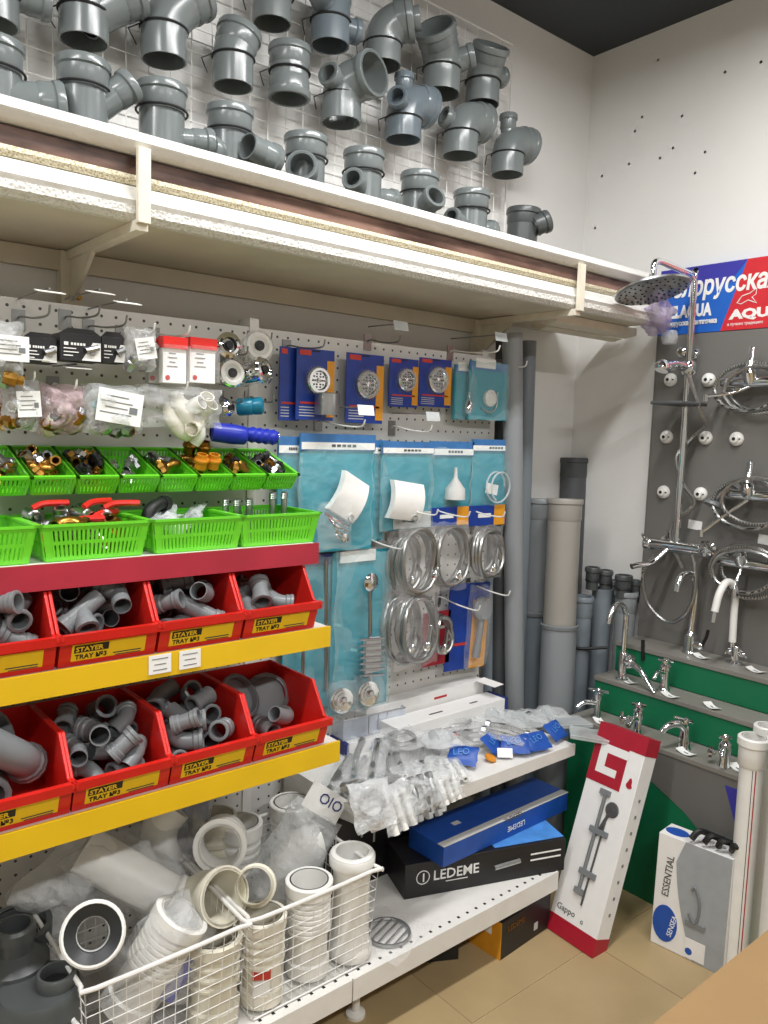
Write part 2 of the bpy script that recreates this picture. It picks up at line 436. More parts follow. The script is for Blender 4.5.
# offcuts of moulding poking out beneath the far end of the shelf
for k, (x0, x1, y0, y1, z0) in enumerate(((-.50, -.10, -.30, -.22, 1.618), (-.42, -.03, -.20, -.14, 1.62))):
    tag(MB().prism([(y0, z0+.03), (y0, z0+.008), ((y0+y1)/2, z0), (y1, z0+.012), (y1, z0+.03)], x0, x1, EXT).build('moulding_offcut', 'cream'),
        ['wide cream moulding offcut slung under the far end of the high shelf', 'narrow cream moulding offcut slung under the shelf next to the white wall'][k], 'moulding')

# wire grid on the wall above the shelf
t = thing('wire_grid', 'white wire grid panel on wall holding grey pipe fittings', 'wire grid', (-1.5, -.02, 1.68))
xr = -.44; zt = 2.478
mb = MB(); mb.tube([(-2.75, -.03, zt), (xr, -.03, zt), (xr, -.03, 1.70)], .0035, 6)
mb.build('frame', 'wire_white', t, world=True)
mb = MB(); k = 0
x = xr
while x > -2.75:
    mb.tube([(x, -.027, 1.69), (x, -.027, zt)], .0016, 4); x -= .05
z = zt
while z > 1.7:
    mb.tube([(-2.75, -.0305, z), (xr, -.0305, z)], .0016, 4); z -= .05
o = mb.build('wires', 'wire_white', t, world=True); o['kind'] = 'stuff'

#PART2
# ------------------------------------------------------------------ grey sewer fittings above the shelf
def socket(mb, p, d, r, L=.045):
    mb.lathe([(r, -L), (r+.0025, -L+.006), (r+.0025, -.018), (r+.006, -.015), (r+.006, -.004), (r+.004, 0), (r-.002, 0), (r-.002, -L)], TR(p, frame(V(d))), 22, loop=True)
def sewer(label, base, pipes, tie=None, m='pvc', ringm=True, rot=None, group=None, name='pipe_fitting', tiewall=True):
    t = thing(name, label, 'pipe fitting', base, rot, group)
    for i, (pts, r, s0, s1) in enumerate(pipes):
        P = smooth_path(pts, 6)
        o = MB().pipe(P, r, .0035, 22).build('body' if i == 0 else 'branch', m, t)
        for on, p, d in ((s0, P[0], P[0]-P[1]), (s1, P[-1], P[-1]-P[-2])):
            if on:
                mb = MB(); socket(mb, p, d, r); c = mb.build('collar', m, o)
    if tie is not None:
        z, r = tie
        mb = MB(); pts = [(math.cos(a*math.pi/12)*(r+.0015), math.sin(a*math.pi/12)*(r+.0015), z) for a in range(24)]
        mb.tube(pts, .0025, 6, closed=True)
        if tiewall: mb.tube([(-r, .005, z), (-r-.022, .02, z-.012), (-r+.01, .055, z-.022)], .0015, 5)
        mb.build('wire_tie', 'rubber', t)
    return t
r1, r2 = .047, .024
YW = -.095
def wp(px, py, Y=YW): return onY(px, py, Y)
# hanging rows: bottom mouth of each fitting sits at the given point of the wall
sewer('grey tee partly seen above the end of the brown shelf moulding', wp(-8, 25), [([(0, 0, 0), (0, 0, .12)], r1, 0, 1), ([(.02, 0, .06), (.10, -.01, .065)], r2, 0, 1)], (.05, r1))
sewer('big grey tee with upturned side socket at top of wire grid', wp(84, 42), [([(0, 0, 0), (0, 0, .1), (0, 0, .22)], r1, 0, 1), ([(.0, 0, .05), (.05, 0, .088), (.10, -.01, .125)], r1-.003, 0, 1)], (.055, r1))
sewer('grey forty-five degree bend leaning right, between tee and coupling', wp(164, 61), [([(0, 0, 0), (0, 0, .06), (.022, -.004, .105), (.075, -.012, .155)], r1, 0, 1)], (.062, r1))
sewer('grey straight sleeve cut by the top of the wire grid', wp(272, 24), [([(0, 0, 0), (0, 0, .14)], r1-.003, 0, 1)], (.06, r1))
sewer('grey cross piece with wide top and two small side mouths', wp(330, 46), [([(0, 0, 0), (0, 0, .06), (0, 0, .135)], r1, 0, 1), ([(0, 0, .07), (-.05, -.03, .09), (-.068, -.045, .095)], r2+.004, 0, 1), ([(0, 0, .055), (.05, -.01, .05), (.075, -.015, .05)], r2, 0, 1)], (.055, r1), 'pvc_blue')
t = sewer('grey bend with round inspection stub facing out', wp(382, 66), [([(0, 0, 0), (0, 0, .05), (.008, -.008, .085), (.034, -.03, .108), (.055, -.05, .114)], r1+.001, 0, 1), ([(.05, -.045, .112), (.068, -.064, .116)], r2-.001, 0, 1)], (.05, r1))
MB().lathe([(r1, -.004), (r1-.004, .0), (r2+.004, .004), (r2-.002, .004), (r2-.002, -.004)], TR((.055, -.05, .114), frame(V((.72, -.68, .1)))), 24, loop=True).build('reducer', 'pvc', t)
sewer('grey bend gaping up to the left with small stub beside it', wp(441, 94), [([(0, 0, 0), (0, 0, .06), (-.012, -.006, .10), (-.06, -.03, .145)], r1+.004, 0, 1), ([(.01, -.01, .065), (.05, -.05, .095), (.06, -.06, .10)], r2+.002, 0, 1)], (.062, r1+.004))
sewer('grey bend gaping upward with stub on its right side', wp(482, 105), [([(0, 0, 0), (0, 0, .06), (-.004, -.012, .10), (-.014, -.042, .145)], r1+.001, 0, 1), ([(.02, 0, .09), (.085, .005, .10)], r2, 0, 1)], (.06, r1+.002))
sewer('slightly bent grey coupling hanging by a black wire', wp(233, 87), [([(0, 0, 0), (0, 0, .055), (.003, 0, .08), (.017, 0, .125)], r1-.002, 0, 1)], (.06, r1-.002))
sewer('straight grey sleeve with lips at both ends', wp(289, 99), [([(0, 0, 0), (0, 0, .115)], r1-.002, 1, 1)], (.058, r1-.001))
sewer('grey branch with big round mouth gaping to the front right', wp(341, 123), [([(0, 0, 0), (0, 0, .055), (.012, -.012, .088), (.036, -.05, .105), (.042, -.075, .108)], r1+.003, 0, 1), ([(0, 0, .06), (-.04, -.02, .085), (-.065, -.03, .09)], r2-.001, 0, 1)], (.06, r1))
sewer('bluish grey bend with stubs on top and left side', wp(403, 140), [([(0, 0, 0), (0, 0, .045), (.012, 0, .085), (.055, 0, .102), (.088, 0, .102)], r1+.001, 0, 1), ([(0, 0, .10), (-.003, 0, .165)], r2-.003, 0, 1), ([(0, 0, .075), (-.045, -.03, .082), (-.06, -.04, .084)], r2-.002, 0, 1)], (.05, r1), 'pvc_blue')
sewer('plain grey right-angle bend turned to the right', wp(460, 156), [([(0, 0, 0), (0, 0, .05), (.012, 0, .09), (.055, 0, .107), (.09, 0, .107)], r1+.003, 0, 1), ([(0, 0, .08), (-.06, .01, .095)], r2-.002, 0, 1)], (.058, r1+.002))
sewer('grey right-angle bend with upright stub at end of grid', wp(507, 175), [([(0, 0, 0), (0, 0, .05), (.012, 0, .085), (.055, 0, .10), (.09, 0, .10)], r1+.001, 0, 1), ([(-.005, 0, .09), (-.005, 0, .17)], r2-.003, 0, 1)], (.056, r1))
# row standing on the shelf
ZS = 1.672
def sw(px, py, Y=-.20): p = onY(px, py, Y); return V((p.x, Y, ZS)), p.z-ZS
def standing(label, px, py, branches, r=r1-.003, m='pvc', tie=True):
    base, H = sw(px, py)
    H = max(H, .09)
    br = [([V((0, 0, H-.10)), V((0, 0, H-.10))*.5+V(e)*.5+V((0, 0, (H-.10)*.0)), V(e)], rr, 0, 1) for e, rr in branches(H)]
    return sewer(label, base, [([(0, 0, 0), (0, 0, H*.5), (0, 0, H)], r, 0, 1)]+br, (H-.05, r+.004) if tie else None, m, tiewall=False)
standing('grey tee lying at the left end of the high shelf', -6, 42, lambda H: [((.11, -.02, H-.085), r1-.008)])
standing('grey tee on shelf with stub slanting up to the right', 83, 62, lambda H: [((.085, -.02, H-.02), r2+.002)])
standing('grey tee on shelf with level stub, black clamp round socket', 162, 86, lambda H: [((.10, -.02, H-.09), r2)])
standing('grey socket on shelf behind a short loose pipe', 230, 109, lambda H: [((-.06, -.02, H-.10), r2)])
p = onY(248, 146, -.27)
sewer('short grey pipe piece lying on shelf, dark mouth to the left', p, [([(-.002, 0, 0), (.035, .008, -.004), (.075, .016, -.008)], r2+.003, 0, 1)], None)
standing('grey tee on shelf with dark mouth facing left', 306, 137, lambda H: [((-.05, -.06, H-.085), r2+.006)])
standing('grey tee on shelf with stubs to both sides', 364, 152, lambda H: [((-.07, -.05, H-.085), r2-.003), ((.10, .0, H-.095), r2)])
standing('grey tee on shelf with round mouth facing the aisle', 420, 174, lambda H: [((-.012, -.075, H-.07), r2+.001)])
standing('grey socket on shelf with level stub to the left', 472, 192, lambda H: [((-.095, -.02, H-.085), r2-.004), ((.08, -.01, H-.09), r2)])
p = onY(521, 224, -.20)
sewer('dark grey cup tilted on the shelf end', (p.x, -.2, 1.70), [([(0, 0, 0), (0, -.0, .06), (.006, -.004, p.z-1.66)], r1-.003, 0, 1)], None, 'pvc_dark')
p = onY(540, 222, -.24)
sewer('small dark grey ring piece at the very end of the high shelf', p+V((-.02, .0, -.02)), [([(0, 0, 0), (.012, -.01, .012), (.03, -.022, .022)], r2+.002, 0, 1)], None, 'pvc_dark')

# ------------------------------------------------------------------ corner pipes
def floor_pipe(label, p0, p1, r, m, sock=None, top=True, rings=None, cat='pipe', name='drain_pipe', t_=.004):
    p0, p1 = V(p0), V(p1); d = (p1-p0)
    t = thing(name, label, cat, p0)
    F = frame(d); L = d.length
    MB().pipe([p0, p0+d*.5, p1], r, t_, 24).build('body', m, t, world=True)
    if top: mb = MB(); socket(mb, p1, d, r, .07); mb.build('collar', m, t, world=True)
    if sock:
        q = p0+d*sock; mb = MB(); mb.pipe([p0, q], r+.004, .003, 24); mb.build('sleeve', rings or m, t, world=True)
        mb = MB(); mb.lathe([(r+.003, -.008), (r+.008, -.006), (r+.009, .004), (r+.004, .008)], TR(q, F), 24, loop=True); mb.build('rim', 'pvc_small', t, world=True)
    return t
def fp(px, D, py=600):
    p = atD(px, py, D); return V((p.x, p.y, 0))
def zat(p, py, px): d = ray(px, py); D = (V((p.x, p.y, 0))-V((CAM.x, CAM.y, 0))).length/math.hypot(d.x, d.y); return CAM.z+d.z*D
p = fp(563, 2.50); zt = zat(p, 500, 565)
a = V((p.x, p.y, 0)); q = fp(565, 2.52, 500); floor_pipe('wide light grey drain pipe with jointed sleeve, foremost in corner', a, (q.x, q.y, zt), .052, 'pipe_warm', (zat(p, 628, 560))/zt, rings='pipe_grey')
p = fp(538, 2.64); q = fp(541, 2.66, 500); zt = zat(p, 500, 541)
floor_pipe('wide grey drain pipe with sleeve tucked beside the foremost one', p, (q.x, q.y, zt), .044, 'pipe_grey', (zat(p, 615, 536))/zt, rings='pipe_blue')
p = fp(583, 2.60); STRAP = floor_pipe('mid grey drain pipe with black strap in front of white wall', p, (p.x, p.y, zat(p, 596, 583)), .030, 'pipe_blue')
p = fp(602, 2.68); floor_pipe('bluish grey drain pipe with plain open top', p, (p.x, p.y, zat(p, 588, 602)), .034, 'pipe_blue', top=False)
p = fp(626, 2.62); floor_pipe('drain pipe with pale rim beside the grey panel', p, (p.x, p.y, zat(p, 591, 626)), .033, 'pipe_grey')
P9 = V((p.x, p.y, zat(p, 591, 626)))
p = fp(571, 2.78); q = fp(574, 2.80, 460); floor_pipe('tall dark charcoal pipe standing behind the others in corner', p, (q.x, q.y, zat(q, 458, 574)), .045, 'pipe_dark')
for k, (px, py, D, rr) in enumerate(((593, 567, 2.64, .020), (606, 570, 2.66, .019), (624, 575, 2.60, .023), (635, 580, 2.63, .016), (614, 580, 2.68, .016))):
    p = atD(px, py, D); b0 = V((p.x, p.y, p.z-.075))
    sewer(['dark grey stub propped on the pipe ends against white wall', 'second dark grey stub propped on the pipe ends against white wall', 'stout dark stub standing in the pale-rimmed pipe',
           'thin dark stub beside the grey panel edge', 'small dark stub between the propped ones'][k], b0, [([(0, 0, 0), (0, 0, .04), (0, 0, .075)], rr, 0, 1)], (.03, rr), 'pvc_dark', tiewall=False)
tall = [((513, 318), (517, 720), -.16, .030, 'pipe_grey', 'thick tall grey pipe next to perforated board end'),
        ((529, 322), (524, 500), -.07, .027, 'pipe_blue', 'tall bluish pipe leaning in corner behind the thick one'),
        ((505, 322), (500, 700), -.10, .026, 'pipe_dark', 'tall dark grey pipe squeezed behind the board edge'),
        ((496, 470), (488, 700), -.075, .020, 'pipe_blue', 'thin tall pipe half hidden by the board edge')]
for (a0, a1, Y, r, m_, lab) in tall:
    pt = onY(*a0, Y); pb = onY(*a1, Y)
    d = (pt-pb); k = pb.z/d.z; fb = pb-d*k*.6; fb.z = 0; fb.y = Y
    pt.z = min(pt.z, 1.60)
    floor_pipe(lab, fb, pt, r, m_, top=False)
for dz in (.0,):
    z = zat(STRAP.location, 646, 583)
    mb = MB(); mb.tube([V((STRAP.location.x+.034*math.cos(k*.262), STRAP.location.y+.034*math.sin(k*.262), z)) for k in range(24)], .005, 6, closed=True)
    mb.tube([V((STRAP.location.x-.02, STRAP.location.y-.03, z)), V((STRAP.location.x+.02, STRAP.location.y-.09, z+.012))], .005, 6)
    mb.build('strap', 'rubber', STRAP, world=True)

#PART3
# ------------------------------------------------------------------ small grey fittings (prototypes for the tray contents)
def proto_fitting(kind):
    r = .0195
    t = thing('small_pipe_fitting', 'x', 'pipe fitting')
    if kind == 'elbow':
        P = smooth_path([(-.045, 0, 0), (-.01, 0, 0), (.012, .008, 0), (.035, .03, 0)], 5); ends = ((P[-1], P[-1]-P[-2], 1),)
        MB().pipe(P, r, .002, 14).build('body', 'pvc_small', t)
    elif kind == 'tee':
        P = [V((-.05, 0, 0)), V((.05, 0, 0))]; MB().pipe(P, r, .002, 14).build('body', 'pvc_small', t)
        Q = [V((0, .0, 0)), V((.022, .045, 0))]; MB().pipe(Q, r, .002, 14).build('branch', 'pvc_small', t)
        ends = ((P[1], V((1, 0, 0)), 1), (Q[1], Q[1]-Q[0], 1))
    elif kind == 'sleeve':
        P = [V((-.035, 0, 0)), V((.035, 0, 0))]; MB().pipe(P, r, .002, 14).build('body', 'pvc_small', t); ends = ((P[0], V((-1, 0, 0)), 1), (P[1], V((1, 0, 0)), 1))
    elif kind == 'reducer':
        MB().pipe([(-.035, 0, 0), (-.005, 0, 0), (.003, 0, 0), (.035, 0, 0)], [.026, .026, r, r], .002, 14).build('body', 'pvc_small', t); ends = ((V((-.035, 0, 0)), V((-1, 0, 0)), 2),)
    for p, d, kk in ends:
        rr = r if kk == 1 else .026
        mb = MB(); mb.lathe([(rr, -.022), (rr+.003, -.019), (rr+.003, -.010), (rr+.005, -.008), (rr+.005, -.001), (rr+.002, 0), (rr-.001, 0), (rr-.001, -.022)], TR(p, frame(V(d))), 14, loop=True)
        mb.build('collar', 'pvc_small', t)
    return t
FITS = {k: proto_fitting(k) for k in ('elbow', 'tee', 'sleeve')}
USED = {}
CORE = {'elbow': [(-.04, 0, 0), (-.02, 0, 0), (0, .002, 0), (.018, .014, 0), (.032, .027, 0)], 'tee': [(-.045, 0, 0), (-.022, 0, 0), (0, 0, 0), (.022, 0, 0), (.045, 0, 0), (.01, .02, 0), (.02, .04, 0)], 'sleeve': [(-.032, 0, 0), (-.012, 0, 0), (.012, 0, 0), (.032, 0, 0)]}
def place_fit(kind, M, label, group, sc=1.):
    M = M @ Matrix.Scale(sc, 4)
    if kind not in USED:
        USED[kind] = 1; o = FITS[kind]; o.matrix_basis = M; o['label'] = label; o['group'] = group; return o
    return dup(FITS[kind], M, label, group)

# ------------------------------------------------------------------ red parts trays
def make_tray():
    t = thing('parts_tray', 'x', 'tray')
    w, d, h, fh = .084, .245, .122, .056          # half width, depth, height, front height
    SIDE = [(0, .004), (d-.03, .004), (d-.012, fh), (d-.03, fh), (d-.072, h), (0, h)]
    def yz(poly): return [(-a, b) for a, b in poly]
    for s in (-1, 1):
        mb = MB(); mb.prism(yz(SIDE), s*w, s*(w-.003), EXT); o = mb.build('side_wall', 'red', t)
        mb = MB(); mb.prism(yz([(0, h-.009), (d-.077, h-.009), (d-.035, fh-.006), (d-.004, fh-.006), (d-.004, fh+.003), (d-.029, fh+.003), (d-.071, h+.001), (0, h+.001)]), s*(w-.004), s*(w+.002), EXT)
        mb.build('rim', 'red', o, bevel=.0015)
    MB().bb(-w, w, -(d-.03), 0, 0.0, .004).build('bottom', 'red', t)
    MB().bb(-w, w, -.003, 0, .004, h).build('back_wall', 'red', t)
    mb = MB(); mb.prism(yz([(d-.033, .002), (d-.03, .002), (d-.012, fh), (d-.015, fh)]), -w, w, EXT)
    mb.prism(yz([(d-.018, fh-.012), (d-.006, fh-.012), (d-.004, fh+.003), (d-.016, fh+.003)]), -w-.003, w+.003, EXT)
    f = mb.build('front_wall', 'red', t)
    # label holder, tilted with the front wall
    a = math.atan2(.018, fh-.004)
    Mf = TR((0, -(d-.0222), .024), Matrix.Rotation(a, 3, 'X'))
    q = MB(); q.box((0, 0, 0), (.128, .0012, .032)); q.v = [Mf @ p for p in q.v]; lb = q.build('label_card', 'label_yellow', t)
    q = MB(); q.box((-.031, -.0008, .007), (.058, .0008, .014)); q.v = [Mf @ p for p in q.v]; q.build('print_block', 'black', lb)
    rt = Mf.to_3x3() @ ROT_Y
    text(lb, 'STAYER', 'label_yellow', Mf @ V((-.058, -.0014, .0025)), .0125, rt, bold=.0003, sx=1.08)
    text(lb, 'TRAY №3', 'black', Mf @ V((-.058, -.001, -.0125)), .0125, rt, bold=.0002)
    q = MB(); q.box((.032, -.0008, -.010), (.05, .0006, .002)); q.box((.034, -.0008, -.0145), (.045, .0006, .0015)); q.v = [Mf @ p for p in q.v]; q.build('fine_print', 'print', lb)
    return t
TRAY = make_tray()
tray_used = 0
ordinal = ['end', 'second', 'third', 'fourth', 'fifth']
for row, (zt, yf, xr_, n) in enumerate(((.89, -.458, -1.399, 4), (.656, -.500, -1.396, 5))):
    pitch = .1735 if row == 0 else .1715
    shelf = ['upper yellow shelf', 'lower yellow shelf'][row]
    for k in range(n):
        xc = xr_-.088-k*pitch
        lab = ('red tray at the shelf end on the ' if k == 0 else f'{ordinal[k]} red tray from the shelf end on the ')+shelf
        M = TR((xc, yf+.245, zt+.001))
        if not tray_used: TRAY.matrix_basis = M; TRAY['label'] = lab; TRAY['group'] = 'red parts trays'; tray_used = 1
        else: dup(TRAY, M, lab, 'red parts trays')
        rd = random.Random(100*row+k+5)
        cnt = [[9, 17, 17, 15], [2, 22, 22, 7, 10]][row][k]
        placed = np.zeros((0, 3))
        if row == 1 and k == 0: placed = np.array([(-.03+a*.03, -.06, .075+b_*.03) for a in (-1, 0, 1) for b_ in (-1, 0, 1)]+[(.045, -.05+a*.03, .06+b_*.03) for a in (-1, 0, 1) for b_ in (-1, 0, 1)])
        for i in range(cnt):
            kind = rd.choice([('elbow', 'sleeve', 'elbow', 'tee'), ('tee', 'elbow', 'sleeve'), ('tee', 'tee', 'elbow', 'sleeve')][(row+k) % 3])
            sc = rd.uniform(.74, .90)
            if row == 1 and k == 3: kind, sc = 'elbow', 1.4
            core = np.array(CORE[kind])*sc; best = None
            for _ in range(130):                      # settle on the lowest free pose, as a poured heap would
                Rm = rotm(rd.uniform(-35, 35), rd.uniform(-40, 40), rd.uniform(0, 360))
                pts = core @ np.array(Rm).T
                x, y = rd.uniform(-.05, .05), rd.uniform(-.185, -.04)
                P_ = pts+np.array((x, y, 0))
                ro = .0245*sc
                if np.abs(P_[:, 0]).max() > .080-ro or P_[:, 1].min() < -.213+ro or P_[:, 1].max() > -.005-ro: continue
                z = .007+ro-pts[:, 2].min()
                while len(placed) and z < .16:
                    dd = np.sqrt(((placed[None]-(P_+np.array((0, 0, z)))[:, None])**2).sum(2)).min()
                    if dd > .0385*sc: break
                    z += .005
                if best is None or z < best[0]: best = (z, Rm, x, y, P_+np.array((0, 0, z)))
            if best is None or best[0] > .112: continue
            z, Rm, x, y, P_ = best; placed = np.vstack([placed, P_])
            place_fit(kind, TR((xc+x, yf+.245+y, zt+z)) @ Rm.to_4x4(), f'grey {kind} fitting in '+('the end red tray, ' if k == 0 else f'{ordinal[k]} red tray from the end, ')+shelf, 'fittings in the red trays', sc)

for i, (dx, dy, dz, rx) in enumerate(((-.03, -.06, .075, 55), (.045, -.05, .06, 70))):
    t = thing('access_plug', ['wide flat grey cap tilted at the back of the end red tray', 'grey cap standing against the side of the end red tray'][i], 'plug', (-1.396-.088+dx, -.50+.245+dy, .656+dz), rotm(rx, 0, 20-50*i))
    MB().lathe([(.0, -.012), (.044, -.012), (.047, -.008), (.047, .010), (.042, .012), (.042, -.004), (.0, -.004)], None, 24).build('shell', 'pvc_small', t)
    MB().lathe([(.0472, .002), (.050, .004), (.050, .009), (.0472, .011)], None, 24).build('bead', 'pvc_small', t)
# ------------------------------------------------------------------ green baskets
def make_basket(w, d, h, nslots, rows=2, name='green_basket', m='green', taper=.88):
    t = thing(name, 'x', 'basket')
    def wall(mb, p0, p1, q0, q1, n):        # bottom edge p0-p1, top edge q0-q1, slotted
        p0, p1, q0, q1 = map(V, (p0, p1, q0, q1))
        th = .0022
        nrm = (p1-p0).cross(q0-p0).normalized()*th
        def pt(u, v): return (p0*(1-u)+p1*u)*(1-v)+(q0*(1-u)+q1*u)*v
        def quad(u0, u1, v0, v1):
            c = [pt(u0, v0), pt(u1, v0), pt(u1, v1), pt(u0, v1)]
            mb.add(c+[x+nrm for x in c], [(0, 1, 2, 3), (7, 6, 5, 4), (0, 4, 5, 1), (1, 5, 6, 2), (2, 6, 7, 3), (3, 7, 4, 0)])
        bands = [(0, .12), (.46, .56), (.86, 1)] if rows == 2 else [(0, .2), (.78, 1)]
        for v0, v1 in bands: quad(0, 1, v0, v1)
        for i in range(len(bands)-1):
            v0, v1 = bands[i][1], bands[i+1][0]
            for k in range(n+1):
                u = .04+.92*k/n; hw = .30*.92/n if 0 < k < n else .035
                quad(max(0, u-hw), min(1, u+hw), v0, v1)
    W, D = w/2, d; W2, dd = W*taper, d*(1-taper)/2
    A = [(-W2, -D+dd, 0), (W2, -D+dd, 0), (W2, -dd, 0), (-W2, -dd, 0)]
    B = [(-W, -D, h), (W, -D, h), (W, 0, h), (-W, 0, h)]
    for i, nm in enumerate(('front_wall', 'side_wall', 'back_wall', 'side_wall')):
        j = (i+1) % 4; mb = MB(); wall(mb, A[i], A[j], B[i], B[j], nslots if i % 2 == 0 else max(4, int(nslots*d/w))); mb.build(nm, m, t)
    MB().add([V(a) for a in A]+[V(a)+V((0, 0, .002)) for a in A], [(3, 2, 1, 0), (4, 5, 6, 7), (0, 1, 5, 4), (1, 2, 6, 5), (2, 3, 7, 6), (3, 0, 4, 7)]).build('bottom', m, t)
    mb = MB(); e = .003
    for i in range(4):
        a, b_ = V(B[i]), V(B[(i+1) % 4]); mb.box((a+b_)/2, (abs(b_.x-a.x)+.007, abs(b_.y-a.y)+.007, .0045) if True else None)
    mb.build('rim', m, t)
    return t
def nut(label, group, c, kind, m, rd, s=1.):
    t = thing('pipe_nipple' if kind < 2 else 'valve_part', label, 'plumbing fitting', c, rotm(rd.uniform(-50, 50), rd.uniform(-50, 50), rd.uniform(0, 360)), group)
    if kind == 0:
        MB().lathe([(.007*s, -.014*s), (.009*s, -.014*s), (.009*s, -.002*s), (.0125*s, -.002*s), (.0125*s, .006*s), (.009*s, .006*s), (.009*s, .016*s), (.0065*s, .016*s)], None, 6, loop=True).build('body', m, t)
        MB().lathe([(.0093*s, .008*s), (.0098*s, .010*s), (.0093*s, .012*s), (.0098*s, .014*s), (.009*s, .016*s)], None, 12).build('thread', m, t)
    elif kind == 1:
        mb = MB(); mb.pipe(smooth_path([(-.018*s, 0, 0), (0, 0, 0), (.012*s, .010*s, 0), (.014*s, .02*s, 0)], 4), .009*s, .002, 10); mb.build('body', m, t)
        MB().lathe([(.0115*s, -.005), (.0115*s, .005), (.008*s, .005), (.008*s, -.005)], TR((-.014*s, 0, 0), frame(V((1, 0, 0)))), 6, loop=True).build('nut', m, t)
    return t
SB = make_basket(.08, .150, .037, 10, 2)
sb_used = 0
edges = [(27, 474), (72, 474), (115, 472), (155.6, 470), (193, 468), (226, 466), (260, 465), (292, 463)]
xs = [onY(a, b_, -.25).x for a, b_ in edges]
pit = (xs[-1]-xs[0])/7
TILT = Matrix.Rotation(R(19), 3, 'X')
smalllab = ['brass nipples', 'brass nipples', 'brass and steel elbows', 'two grey couplings', 'a few brass rings', 'brass rings and orange valves', 'black and brass rings', 'brass and black tees']
smallcol = [['brass', 'chrome_dull'], ['brass', 'brass', 'chrome_dull'], ['brass', 'chrome_dull', 'carton_black'], ['chrome_dull'], ['brass', 'chrome_dull'], ['brass'], ['carton_black', 'brass'], ['brass', 'carton_black', 'chrome_dull']]
for k in range(8):
    xc = xs[0]+pit*(k-.5)
    M = TR((xc, PEG-.012, 1.212)) @ TILT.to_4x4()
    lab = 'small green slotted basket holding '+smalllab[k]
    if k == 1: lab = 'small green slotted basket heaped highest with brass nipples'
    if not sb_used: SB.matrix_basis = M; SB['label'] = lab; SB['group'] = 'small green baskets'; sb_used = 1
    else: dup(SB, M, lab, 'small green baskets')
    rd = random.Random(40+k)
    cnt = [12, 20, 18, 5, 8, 10, 9, 16][k]
    for i in range(cnt):
        c = V((rd.uniform(-.026, .026), rd.uniform(-.11, -.022), .012+.018*(i*2//max(cnt, 1))+rd.uniform(0, .006)))
        nut(('metal fitting loose in the small green basket with '+smalllab[k]) if k != 1 else 'brass nipple in the fullest small green basket', 'fittings in the small green baskets', M @ c, rd.randint(0, 1), rd.choice(smallcol[k]), rd, .95)
    if k == 5:
        for (dx, dy, dz) in ((-.012, -.10, .05), (.016, -.10, .05), (-.012, -.04, .06), (.012, -.055, .062)):
            t = thing('threaded_valve', 'small orange-brown threaded valve in a small green basket', 'valve', M @ V((dx, dy, dz)), TILT, 'orange valves')
            MB().lathe([(.012, -.018), (.0125, -.004), (.0145, -.004), (.0145, .006), (.012, .006), (.012, .014), (.009, .014), (.009, -.018)], None, 14, loop=True).build('body', 'orange' if dy < -.09 else 'brass', t)
            MB().lathe([(.0147, -.003), (.016, -.001), (.016, .003), (.0147, .005)], None, 14).build('ring', 'orange' if dy < -.09 else 'brass', t)
